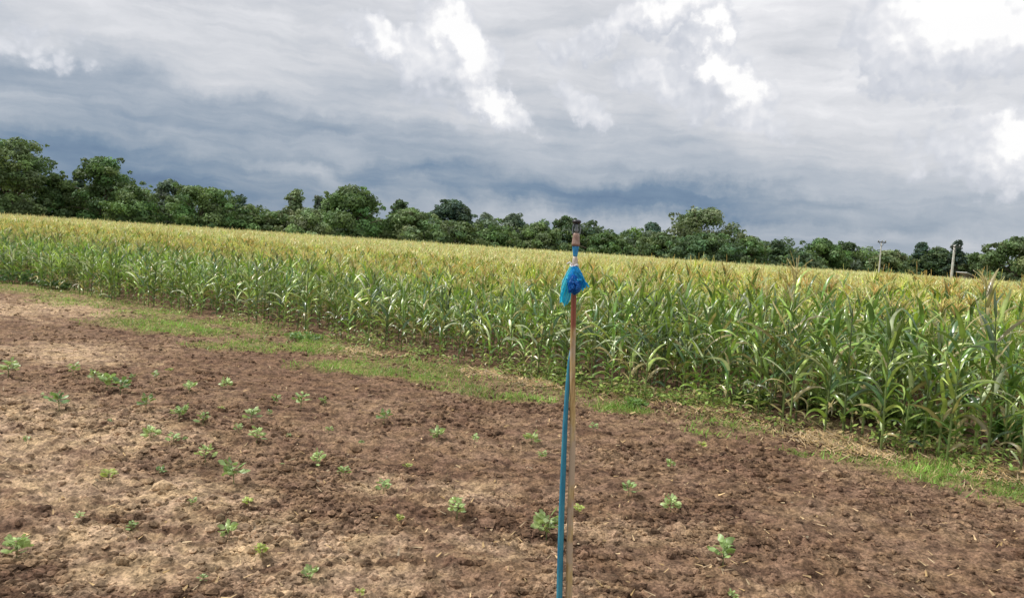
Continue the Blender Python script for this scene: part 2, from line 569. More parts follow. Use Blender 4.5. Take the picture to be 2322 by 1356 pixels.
def blades(x, y, z, h, wd, lean, cols, rs=rng):
    """tapered two segment blades, one quad each"""
    n = len(x)
    th = rs.uniform(0, 2 * np.pi, n)
    ph = rs.uniform(0, 2 * np.pi, n)
    side = np.stack([np.cos(th), np.sin(th), np.zeros(n)], -1) * (wd / 2)[:, None]
    tip = np.stack([np.cos(ph) * lean * h, np.sin(ph) * lean * h, h], -1)
    b_ = np.stack([x, y, z], -1)
    V = np.stack([b_ - side, b_ + side, b_ + tip + side * 0.25, b_ + tip - side * 0.25], 1).reshape(-1, 3)
    Fq = np.arange(4 * n).reshape(-1, 4)
    return V, Fq, np.repeat(cols, 4, 0)


n = 420000
x, y = in_fan(n, 5.5, 30, 0.72)
gmk = grass_mask(x, y)
keep = (rng.uniform(0, 1, n) < gmk ** 1.3 * 0.9 + 0.0) & (y < edge(x) + 1.2)
x, y = x[keep], y[keep]
n = len(x)
h = rng.uniform(0.03, 0.10, n) * (0.6 + 0.6 * sstep(-.3, .5, fbm(x, y, 1.5, 2, 15)))
mixc = rng.uniform(0, 1, (n, 1))
patch = sstep(-0.4, 0.4, fbm(x, y, 0.9, 2, 17))[:, None]
gcol = np.array([0.24, 0.40, 0.07]) * (1 - mixc) + np.array([0.42, 0.50, 0.13]) * mixc
gcol = gcol * (0.6 + 0.4 * patch) * (1 - .3 * (rng.uniform(0, 1, (n, 1)) < .12))
gcol = np.where(rng.uniform(0, 1, (n, 1)) < 0.10, np.array([[0.45, 0.36, 0.18]]), gcol * np.array([[.9, 1.1, 1.0]]))
wd = rng.uniform(0.005, 0.014, n) * (1 + 0.04 * y)
grass = link('grass', mesh_np('grass', *blades(x, y, ground_z(x, y) - 0.01, h, wd, rng.uniform(.2, 1.3, n), gcol)[:2], M_grass,
                              np.repeat(gcol, 4, 0)))
tag(grass, 'short patchy green grass along the foot of the corn', 'grass', kind='stuff')

# straw litter lying near the corn and thinly over the soil
n = 45000
x, y = in_fan(n, 4.5, 26, 0.72)
d = edge(x) - y
pr = 0.05 + 1.0 * sstep(1.6, 0.0, np.abs(d - 0.3)) * sstep(-.5, .3, fbm(x, y, .9, 2, 19))
for px, py, r in [(1900, 1000, .7), (1700, 945, .6), (1640, 935, .5), (2290, 1075, .5), (1210, 870, .6), (1130, 850, .5), (2180, 1015, .6), (820, 800, .6)]:
    g = gp(px, py)
    pr = np.maximum(pr, 1.3 * sstep(1, .3, np.hypot(x - g[0], y - g[1]) / r))
keep = (rng.uniform(0, 1, n) < pr) & (d > -1.2)
x, y = x[keep], y[keep]
n = len(x)
for px, py, rr_, m_ in [(1900, 1005, .5, 1500), (1960, 1030, .35, 600), (1700, 950, .45, 700), (1640, 938, .35, 500), (2290, 1078, .4, 900), (1215, 872, .4, 600),
                        (1120, 852, .4, 500), (2180, 1020, .4, 500), (810, 800, .5, 500), (1540, 900, .4, 400)]:
    g = gp(px, py)
    x = np.concatenate([x, g[0] + rng.normal(0, rr_ * .6, m_)])
    y = np.concatenate([y, g[1] + rng.normal(0, rr_ * .5, m_)])
n = len(x)
L_ = rng.uniform(0.03, 0.17, n) * (0.45 + 0.55 * sstep(2.5, 0.8, np.abs(edge(x) - y)))
th = rng.uniform(0, np.pi, n)
dv = np.stack([np.cos(th) * L_, np.sin(th) * L_, rng.uniform(-.15, .45, n) * L_], -1)
sv_ = np.stack([-np.sin(th), np.cos(th), rng.uniform(-.6, .6, n)], -1) * rng.uniform(.003, .010, (n, 1))
b_ = np.stack([x, y, ground_z(x, y) + rng.uniform(.006, .03, n)], -1)
V = np.stack([b_ - sv_, b_ + sv_, b_ + dv + sv_ * .4, b_ + dv - sv_ * .4], 1).reshape(-1, 3)
scol = np.array([0.50, 0.36, 0.20]) * rng.uniform(.45, 1.2, (n, 1)) * np.array([1, 1, 1]) + rng.uniform(-.03, .03, (n, 1)) * np.array([1, 0, -1])
straw = link('straw_litter', mesh_np('straw_litter', V, np.arange(4 * n).reshape(-1, 4), M_straw, np.repeat(np.clip(scol, .02, 1), 4, 0)))
tag(straw, 'dry straw and fallen corn leaves littering the soil by the field edge', 'straw litter', kind='stuff')


# broadleaf weeds grown up through the foot of the crop
n = 230000
x, y = in_fan(n, 6.5, 28, 0.72, 1.2)
d = edge(x) - y
pw = sstep(-1.6, -.2, d) * sstep(.9, .1, d) * sstep(-.25, .35, fbm(x, y, .8, 3, 97) + .12 * sstep(2, 4, x))
keep = rng.uniform(0, 1, n) < pw
x, y, pw = x[keep], y[keep], pw[keep]
n = len(x)
hh = rng.uniform(.02, 1, n) * (.12 + .32 * sstep(-.2, .6, fbm(x, y, 1.3, 2, 99))) * (.7 + .5 * sstep(1, 4, x))
L_ = rng.uniform(.045, .10, n)
th = rng.uniform(0, 6.283, n)
tl_ = rng.uniform(-.5, .7, n)
dv = np.stack([np.cos(th) * np.cos(tl_), np.sin(th) * np.cos(tl_), np.sin(tl_)], -1) * L_[:, None]
sd_ = np.stack([-np.sin(th), np.cos(th), rng.uniform(-.5, .5, n)], -1) * (L_ * .27)[:, None]
b_ = np.stack([x, y, ground_z(x, y) + hh], -1)
V = np.stack([b_, b_ + dv * .45 + sd_, b_ + dv, b_ + dv * .45 - sd_], 1).reshape(-1, 3)
wc = np.array([.25, .37, .09]) * rng.uniform(.5, 1.5, (n, 1)) * (1 + rng.uniform(-.1, .25, (n, 1)) * np.array([1, 0, 0]))
wc = np.where(rng.uniform(0, 1, (n, 1)) < .12, np.array([[.42, .33, .15]]), wc)
gw = link('ground_weeds', mesh_np('ground_weeds', V, np.arange(4 * n).reshape(-1, 4), M_seed, np.repeat(wc, 4, 0)))
tag(gw, 'tangle of low leafy weeds growing through the foot of the corn', 'weeds', kind='stuff')


# ---------------------------------------------------------------- corn
def ribbon(path, side, width, col, fold=0.35, flat=False):
    """leaf blade along path (k,3); side (k,3) unit; width (k,), col (k,3)"""
    k = len(path)
    if flat:
        V = np.stack([path - side * width[:, None], path + side * width[:, None]], 1).reshape(-1, 3)
        i = np.arange(k - 1)[:, None] * 2
        Fq = np.concatenate([i, i + 1, i + 3, i + 2], 1)
        return V, Fq, np.repeat(col, 2, 0)
    tan = np.gradient(path, axis=0)
    tan /= np.linalg.norm(tan, axis=1)[:, None] + 1e-9
    nrm = np.cross(side, tan)
    nrm /= np.linalg.norm(nrm, axis=1)[:, None] + 1e-9
    L_, R_ = path - side * width[:, None] + nrm * (fold * width)[:, None], path + side * width[:, None] + nrm * (fold * width)[:, None]
    V = np.stack([L_, path, R_], 1).reshape(-1, 3)
    i = np.arange(k - 1)[:, None] * 3
    Fq = np.concatenate([np.concatenate([i, i + 1, i + 4, i + 3], 1), np.concatenate([i + 1, i + 2, i + 5, i + 4], 1)])
    C = np.stack([col, col * 1.35 + 0.02, col], 1).reshape(-1, 3)
    return V, Fq, C


def leaf_path(z0, azm, L_, lift, droop, segs, rs, twist=0.0):
    """starts at angle lift from vertical and bends over by droop in all"""
    t_ = np.linspace(0, 1, segs + 1)
    angv = lift + droop * t_ ** 1.4
    st = L_ / segs
    rr = np.concatenate([[0], np.cumsum(np.sin(angv[:-1]) * st)])
    zz = np.concatenate([[0], np.cumsum(np.cos(angv[:-1]) * st)])
    a_ = azm + twist * t_ ** 2
    path = np.stack([rr * np.cos(a_), rr * np.sin(a_), z0 + zz], -1)
    roll_ = rs.uniform(-.6, .6) + rs.uniform(-2.0, 2.0) * t_
    side0 = np.stack([-np.sin(a_), np.cos(a_), np.zeros(len(t_))], -1)
    upv = np.stack([-np.cos(angv) * np.cos(a_), -np.cos(angv) * np.sin(a_), np.sin(angv)], -1)
    side = side0 * np.cos(roll_)[:, None] + upv * np.sin(roll_)[:, None]
    return path, side, t_


def tube(path, rad, sides, col):
    path = np.asarray(path, float)
    k = len(path)
    tan = np.gradient(path, axis=0)
    tan /= np.linalg.norm(tan, axis=1)[:, None] + 1e-9
    ref = np.array([0.3, 0.95, 0.0]) if abs(tan[0][2]) > 0.6 else np.array([0, 0, 1.0])
    a_ = np.cross(tan, ref)
    a_ /= np.linalg.norm(a_, axis=1)[:, None]
    b_ = np.cross(tan, a_)
    th = np.arange(sides) * 2 * np.pi / sides
    rad = np.broadcast_to(np.asarray(rad, float), (k,))
    V = (path[:, None] + rad[:, None, None] * (a_[:, None] * np.cos(th)[None, :, None] + b_[:, None] * np.sin(th)[None, :, None])).reshape(-1, 3)
    i = np.arange(k - 1)[:, None] * sides
    j = np.arange(sides)[None]
    q = np.stack([i + j, i + (j + 1) % sides, i + sides + (j + 1) % sides, i + sides + j], -1).reshape(-1, 4)
    c = np.broadcast_to(np.asarray(col, float), (len(V), 3)) if np.ndim(col) == 1 else np.repeat(col, sides, 0)
    return V, q, c.copy()


GREENS = np.array([[0.120, 0.250, 0.030], [0.22, 0.36, 0.045], [0.40, 0.52, 0.12], [0.040, 0.115, 0.024], [0.58, 0.66, 0.38]])
TASSEL = np.array([0.62, 0.53, 0.27])


def corn_parts(seed, H=1.75, tassel=True, detail=1, dry=0.0, dark=1.0, tscale=1.0):
    rs = np.random.default_rng(seed)
    out = {}
    lean = rs.uniform(-.05, .05, 2)
    tz = np.linspace(0, 1, 6 if detail else 3)
    sp = np.stack([lean[0] * tz ** 2 * H, lean[1] * tz ** 2 * H, tz * H * 0.93], -1)
    out['stalk'] = tube(sp, 0.014 * (1 - .7 * tz) + .002, 6 if detail else 3,
                        np.array([0.16, 0.22, 0.07])[None] * (1 + .5 * (1 - tz))[:, None] * dark)
    nl = rs.integers(15, 20) if detail else 9
    lv = []
    az0 = rs.uniform(0, np.pi)
    for i in range(nl):
        f = (i + .4) / nl
        if detail == 0:
            f = 0.25 + .75 * f
        z0 = H * (0.06 + 0.84 * f)
        azm = az0 + (i % 2) * np.pi + rs.uniform(-1.2, 1.2)
        top = max(0, (f - .7) / .3)
        L_ = (0.36 + 0.36 * math.sin(math.pi * min(1, f * 1.05))) * rs.uniform(.8, 1.15) * H / 1.75
        lift = math.radians(rs.uniform(14, 42) + 16 * (1 - f)) * (1 - .45 * top)
        droop = math.radians(rs.uniform(40, 130)) * (1 - .6 * top)
        if f < .3:
            droop += .5
            L_ *= .8
        segs = 7 if detail else 3
        path, side, t_ = leaf_path(z0, azm, L_, lift, droop, segs, rs, rs.uniform(-.6, .6))
        zf = z0 / H
        path[:, 0] += lean[0] * zf ** 2 * H
        path[:, 1] += lean[1] * zf ** 2 * H
        wmax = rs.uniform(.023, .041) * (1.0 if detail else 1.0)
        wd = wmax * np.minimum(1, (t_ + .12) / .3) ** .6 * np.clip(1 - t_, 0, 1) ** .65 + .0015
        c = GREENS[rs.choice(5, p=[.27, .24, .16, .21, .12])] * rs.uniform(.8, 1.25) * dark
        yl = (rs.uniform() < (.35 if f < .25 else .06 + dry * .5))
        if yl:
            c = np.array([0.36, 0.30, 0.12]) * rs.uniform(.6, 1.2)
        tipc = c * .6 + np.array([0.30, 0.30, 0.10]) * .4
        k_ = (t_ ** 3)[:, None] * .7
        lv.append(ribbon(path, side, wd, c[None] * (1 - k_) + tipc[None] * k_, flat=(detail == 0)))
    out['leaves'] = cat_geo(lv)
    if tassel:
        tp = []
        base = np.array([lean[0] * H * .88, lean[1] * H * .88, H * .9])
        nb = rs.integers(8, 13) if detail else 5
        for i in range(nb):
            L_ = rs.uniform(.17, .30) * (1 if i else 1.3) * tscale
            spread = 0.08 if i == 0 else rs.uniform(.3, .9)
            path, side, t_ = leaf_path(0, rs.uniform(0, 6.28), L_, spread, rs.uniform(0.1, .9) * (1 if i else .2), 4 if detail else 2, rs)
            path = path + base + np.array([0, 0, rs.uniform(0, .08)])
            wd = np.full(len(t_), (.006 if detail else .016)) * (1 - .4 * t_)
            tp.append(ribbon(path, side, wd, np.tile(TASSEL * rs.uniform(.75, 1.25), (len(t_), 1)), flat=True))
            if detail:
                s2 = np.cross(side, np.gradient(path, axis=0))
                s2 /= np.linalg.norm(s2, axis=1)[:, None] + 1e-9
                tp.append(ribbon(path, s2, wd, np.tile(TASSEL * rs.uniform(.75, 1.25), (len(t_), 1)), flat=True))
        out['tassel'] = cat_geo(tp)
    return out


def bake(temps, x, y, z, sc_, rz, which, tint):
    """many copies of template geometry in one mesh"""
    Vs, Fs, Cs, nn = [], [], [], 0
    for k, (V, Fq, C) in enumerate(temps):
        id_ = np.where(which == k)[0]
        if not len(id_):
            continue
        c, s_ = np.cos(rz[id_]), np.sin(rz[id_])
        X = (V[None, :, 0] * c[:, None] - V[None, :, 1] * s_[:, None]) * sc_[id_, None] + x[id_, None]
        Y = (V[None, :, 0] * s_[:, None] + V[None, :, 1] * c[:, None]) * sc_[id_, None] + y[id_, None]
        Z = V[None, :, 2] * sc_[id_, None] + z[id_, None]
        Vs.append(np.stack([X, Y, Z], -1).reshape(-1, 3))
        Fs.append((Fq[None] + (np.arange(len(id_)) * len(V))[:, None, None]).reshape(-1, 4) + nn)
        Cs.append((C[None] * tint[id_][:, None, :]).reshape(-1, 3))
        nn += len(id_) * len(V)
    return np.concatenate(Vs), np.concatenate(Fs), np.concatenate(Cs)


# plant sites: rows parallel to the edge
sites = []
ROW = 0.62
for r_ in range(19):
    xx = -30.0
    while xx < 13:
        xx += rng.uniform(.12, .29)
        jx, jy = rng.normal(0, .05), rng.normal(0, .07)
        yy = edge(xx) + r_ * ROW * 1.22 + jy + 0.18 * perlin(np.array([xx * .9]), np.array([r_ * .0]), 6)[0]
        if yy < 4.5 or abs(math.atan2(xx, yy)) > .74:
            continue
        if r_ == 0 and rng.uniform() < .30:
            continue
        sites.append((xx + jx, yy, r_))
sites = np.array(sites)
dist = np.hypot(sites[:, 0], sites[:, 1])
inview = np.abs(np.arctan2(sites[:, 0], sites[:, 1])) < math.radians(33.3)
score = np.where(inview, dist + sites[:, 2] * 1.6, 1e9)
order = np.argsort(score)
N_IND = 292
ind = sites[order[:N_IND]]
rest = sites[order[N_IND:]]


def hmul(x):                               # the crop stands taller at the right
    return 0.78 + 0.21 * sstep(0.0, 4.5, x) + 0.07 * perlin(x * 1.1, x * 0 + 3.3, 9)


# individual plants
protos = {}
for kind, n_, ts in (('green', 7, False), ('tasselled', 5, True)):
    protos[kind] = []
    for i in range(n_):
        p = corn_parts(100 + i + 50 * ts, 1.68 + .05 * (i % 3), ts, 1, dark=[.9, .38, .62, 1.1, .75, 1.2, .45][i])
        protos[kind].append({k: mesh_np('corn_' + k, v[0], v[1], M_corn, v[2], k == 'leaves') for k, v in p.items()})


def place_corn(x, y, kind, i, s_, rz, label, group, name='corn_plant'):
    root = empty(name, (x, y, hz(x, y) - .01), rz, label, 'corn plant', group)
    root.scale = (s_, s_, s_)
    for part, me in protos[kind][i].items():
        link(part, me, root)
    return root


stake_px = 1297
for k, (x_, y_, r_) in enumerate(ind):
    d_ = np.array([x_, y_, 1.0 - CAM_H])
    px_ = CX + F * d_.dot(rt) / d_.dot(fwd)
    ts = rng.uniform() < (0.04 if r_ < 2 else 0.30)
    kind = 'tasselled' if ts else 'green'
    sidew = 'left' if px_ < stake_px else 'right'
    look = 'corn plant topped by a pale tassel' if ts else 'leafy green corn plant without a tassel'
    place_corn(x_, y_, kind, int(rng.integers(0, len(protos[kind]))), float(hmul(np.array([x_]))[0] * rng.uniform(.76, 1.10)),
               rng.uniform(0, 6.28), look + ' in the front rows %s of the blue-wrapped pipe' % sidew,
               '%s corn plants in the front rows %s of the pipe' % (kind, sidew))


# a few that stand out
def odd_plant(px, py_top, Y, seed, label, **kw):
    p = at(px, py_top, Y)
    H_ = max(.5, p[2] / 1.03)
    root = empty('corn_plant', (p[0], p[1], hz(p[0], p[1]) - .01), 0, label, 'corn plant')
    for part, v in corn_parts(seed, H_, **kw).items():
        link(part, mesh_np('corn_' + part, v[0], v[1], M_corn, v[2], part == 'leaves'), root)


odd_plant(1808, 582, 10.6, 901, 'tallest dry corn plant, its wide pale tassel spread against the dark far trees', tassel=True, dry=1.4, tscale=1.35)
odd_plant(2262, 606, 10.0, 902, 'tall dry corn stalk with a bent tassel near the right edge of the photo', tassel=True, dry=1.2, tscale=1.1)
odd_plant(2282, 655, 9.2, 903, 'tall dark green corn plant with upright leaves at the far right of the front row', tassel=False, dark=.7)
odd_plant(2030, 700, 9.45, 904, 'corn plant standing forward of the front row beside the grass at the right', tassel=False, dark=.85)
odd_plant(2185, 690, 9.15, 905, 'dark leafy corn plant standing forward at the grass near the right edge', tassel=False, dark=.8)
odd_plant(1720, 700, 12.0, 906, 'yellowing corn plant with drying leaves among green ones right of the pipe', tassel=True, dry=1.6)
odd_plant(845, 590, 15.2, 907, 'tall upright green corn plant rising over the row left of the pipe', tassel=False, dark=.8)
odd_plant(700, 580, 16.6, 908, 'dark green corn plant rising above its neighbours left of the pipe', tassel=False, dark=.7)

# the rest of the stand
tg = [cat_geo(list(corn_parts(300 + i, 1.7, False, 1).values())) for i in range(5)]
tt = [cat_geo(list(corn_parts(320 + i, 1.72, True, 1).values())) for i in range(5)]
n = len(rest)
isT = rng.uniform(0, 1, n) < np.clip(0.03 + 0.24 * (rest[:, 2] - 0.7), 0.03, 0.97)
which = np.where(isT, 5 + rng.integers(0, 5, n), rng.integers(0, 5, n))
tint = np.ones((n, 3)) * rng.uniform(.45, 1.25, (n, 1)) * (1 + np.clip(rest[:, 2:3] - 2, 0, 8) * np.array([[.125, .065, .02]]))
near_geo = bake(tg + tt, rest[:, 0], rest[:, 1], hfun(rest[:, 0], rest[:, 1]), hmul(rest[:, 0]) * rng.uniform(.82, 1.12, n) * (1 + .005 * rest[:, 2]),
                rng.uniform(0, 6.28, n), which, tint)
# far part, simpler plants
tf = [cat_geo(list(corn_parts(400 + i, 1.74, True, 0).values())) for i in range(8)]
n = 60000
a_ = rng.uniform(-.74, .74, n)
r_ = np.sqrt(rng.uniform(18 ** 2 * .3, 92 ** 2, n))
x, y = r_ * np.sin(a_), r_ * np.cos(a_)
back = np.interp(x, [-60, -34, 0, 30, 60], [76, 80, 84, 84, 84])
keep = (y > edge(x) + 18.6 * ROW * 1.22) & (y < back) & (rng.uniform(0, 1, n) < np.where(r_ < 45, 1.0, .62))
x, y = x[keep], y[keep]
n = len(x)
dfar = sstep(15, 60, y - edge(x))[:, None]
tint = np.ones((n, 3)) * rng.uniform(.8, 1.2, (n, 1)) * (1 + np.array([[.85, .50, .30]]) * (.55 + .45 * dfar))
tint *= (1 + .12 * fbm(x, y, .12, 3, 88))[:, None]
far_geo = bake(tf, x, y, np.zeros(n), rng.uniform(.88, 1.10, n) * (.84 + .10 * sstep(20, 60, y)), rng.uniform(0, 6.28, n), rng.integers(0, 8, n), np.minimum(tint, 2.2))
G = cat_geo([near_geo, far_geo])
G[2][:] = np.clip(G[2], 0, .8)
field = link('corn_field', mesh_np('corn_field', *G[:2], M_field, G[2], False))
tag(field, 'wide field of tasselled ochre and green corn behind the front rows', 'corn field', kind='stuff')


# ---------------------------------------------------------------- trees
def leaf_cloud(centres, radii, per, size, cols, rs, flat=.75, under=.35):
    """small leaf faces on the shells of many clumps"""
    Vs, Cs = [], []
    for c, r_, col in zip(centres, radii, cols):
        m_ = max(6, int(per * (r_ / np.mean(radii)) ** 2))
        d_ = rs.normal(0, 1, (m_, 3))
        d_ /= np.linalg.norm(d_, axis=1)[:, None]
        lo = d_[:, 2] < -.25
        d_[lo & (rs.uniform(0, 1, m_) > under), 2] *= -1
        rad = r_ * rs.uniform(.55, 1.08, m_)[:, None]
        p_ = c + d_ * rad * np.array([1, 1, flat])
        u_ = rs.normal(0, 1, (m_, 3))
        u_ = u_ - d_ * (u_ * d_).sum(1)[:, None] * .6
        u_ /= np.linalg.norm(u_, axis=1)[:, None]
        v_ = np.cross(u_, d_ + rs.normal(0, .5, (m_, 3)))
        v_ /= np.linalg.norm(v_, axis=1)[:, None] + 1e-9
        s_ = size * rs.uniform(.6, 1.4, (m_, 1))
        Vs.append(np.stack([p_ - u_ * s_, p_ - v_ * s_ * .55, p_ + u_ * s_, p_ + v_ * s_ * .55], 1).reshape(-1, 3))
        Cs.append(np.repeat(col[None] * rs.uniform(.7, 1.3, (m_, 1)), 4, 0))
    V = np.concatenate(Vs)
    return V, np.arange(len(V)).reshape(-1, 4), np.concatenate(Cs)


TREE_COL = {'dark': (0.085, 0.145, 0.060), 'green': (0.120, 0.200, 0.062), 'olive': (0.150, 0.215, 0.080), 'pale': (0.22, 0.29, 0.13),
            'blue': (0.075, 0.130, 0.090), 'grey': (0.155, 0.21, 0.145)}


def make_tree(name, px, top, half, Y, tone, label, cat='tree', seed=0, shape='round', low=.05, sparse=1.0, group=None, depth=None):
    rs = np.random.default_rng(1000 + seed)
    p = at(px, top, Y)
    H = p[2]
    Wd = half * 1.10 * Y / F
    Dp = depth or min(Wd, 4.5)
    root = empty(name, (p[0], Y, 0), 0, label, cat, group)
    zb = H * low
    # clumps through the crown volume, biased outwards
    rm = float(np.clip(.23 * min(Wd * 1.15, H * .62), .42, 1.0))
    ncl = int(np.clip(3.4 * 2 * Wd * H / (3 * rm * rm) * (.4 + .6 * sparse), 30, 190))
    cs, rads = [], []
    kz = [0, .2, .5, .7, .85, 1]
    prof = {'round': [.82, .98, 1.0, .86, .62, .25], 'column': [.9, 1, 1, .97, .88, .62], 'dome': [.95, 1.02, .95, .78, .56, .2],
            'spiky': [.95, 1.0, .80, .55, .38, .16]}[shape]
    while len(cs) < ncl:
        zc = rs.uniform(0, 1) ** .9
        wf = float(np.interp(zc, kz, prof))
        th, rr = rs.uniform(0, 6.283), rs.uniform(.05, 1) ** .5
        rc = rm * rs.uniform(.65, 1.3)
        cs.append((math.cos(th) * rr * max(.1, Wd * wf - rc * .5), math.sin(th) * rr * max(.1, Dp * wf - rc * .5), zb + rc * .4 + zc * (H - zb - rc * 1.1)))
        rads.append(rc)
    # outermost bumps so the outline is uneven
    for _ in range(int(8 + Wd * 3)):
        zc = rs.uniform(.25, 1)
        wf = float(np.interp(zc, kz, prof))
        rc = rs.uniform(.2, .45)
        cs.append((rs.choice([-1, 1]) * Wd * wf * rs.uniform(.8, 1.08), rs.uniform(-.5, .5) * Dp, zb + (H - zb) * zc * rs.uniform(.94, 1.02)))
        rads.append(rc)
    cs, rads = np.array(cs), np.array(rads)
    cs[:, 2] = np.minimum(cs[:, 2], H - rads * .6)
    base = np.array(TREE_COL[tone]) * .84 + np.array([.010, .014, .016])  # small grey-blue lift put into the leaf colour to imitate distance haze
    cols = base[None] * rs.uniform(.6, 1.5, (len(cs), 1)) * (1 + rs.uniform(-.12, .12, (len(cs), 3)))
    per = float(np.clip(150 * sparse * rm * rm + 24, 24, 15000 / ncl))
    V, Fq, C = leaf_cloud(cs, rads, per, .14 + .0009 * (Y - 70), cols, rs)
    V[:, 2] = np.maximum(V[:, 2], 0.02)
    link('crown', mesh_np('crown', V, Fq, M_tree, C), root)
    # trunk with limbs
    tp = []
    nb = rs.integers(4, 7)
    r0 = .05 + .02 * H
    k_ = np.linspace(0, 1, 6)
    tl = H * rs.uniform(.3, .42)
    bend = rs.uniform(-.25, .25, 2)
    tp.append(tube(np.stack([bend[0] * k_ ** 2, bend[1] * k_ ** 2, k_ * tl], -1), r0 * (1.15 - .4 * k_), 7, np.array([.15, .12, .09])))
    for _ in range(nb + 2):
        tgt = cs[rs.integers(0, len(cs))]
        if tgt[2] < tl * .8:
            tgt = np.array([tgt[0], tgt[1], tl + rs.uniform(.1, .5) * (H - tl)])
        s0 = np.array([bend[0], bend[1], tl]) * np.array([1, 1, rs.uniform(.75, 1)])
        mid = s0 * .5 + tgt * .5 + np.array([0, 0, .12 * H])
        q = np.linspace(0, 1, 6)[:, None]
        pth = (1 - q) ** 2 * s0 + 2 * q * (1 - q) * mid + q ** 2 * tgt
        tp.append(tube(pth, r0 * .55 * (1 - .85 * q[:, 0]), 5, np.array([.14, .115, .09])))
    g_ = cat_geo(tp)
    link('trunk', mesh_np('trunk', g_[0], g_[1], M_bark, g_[2], True), root)
    return root


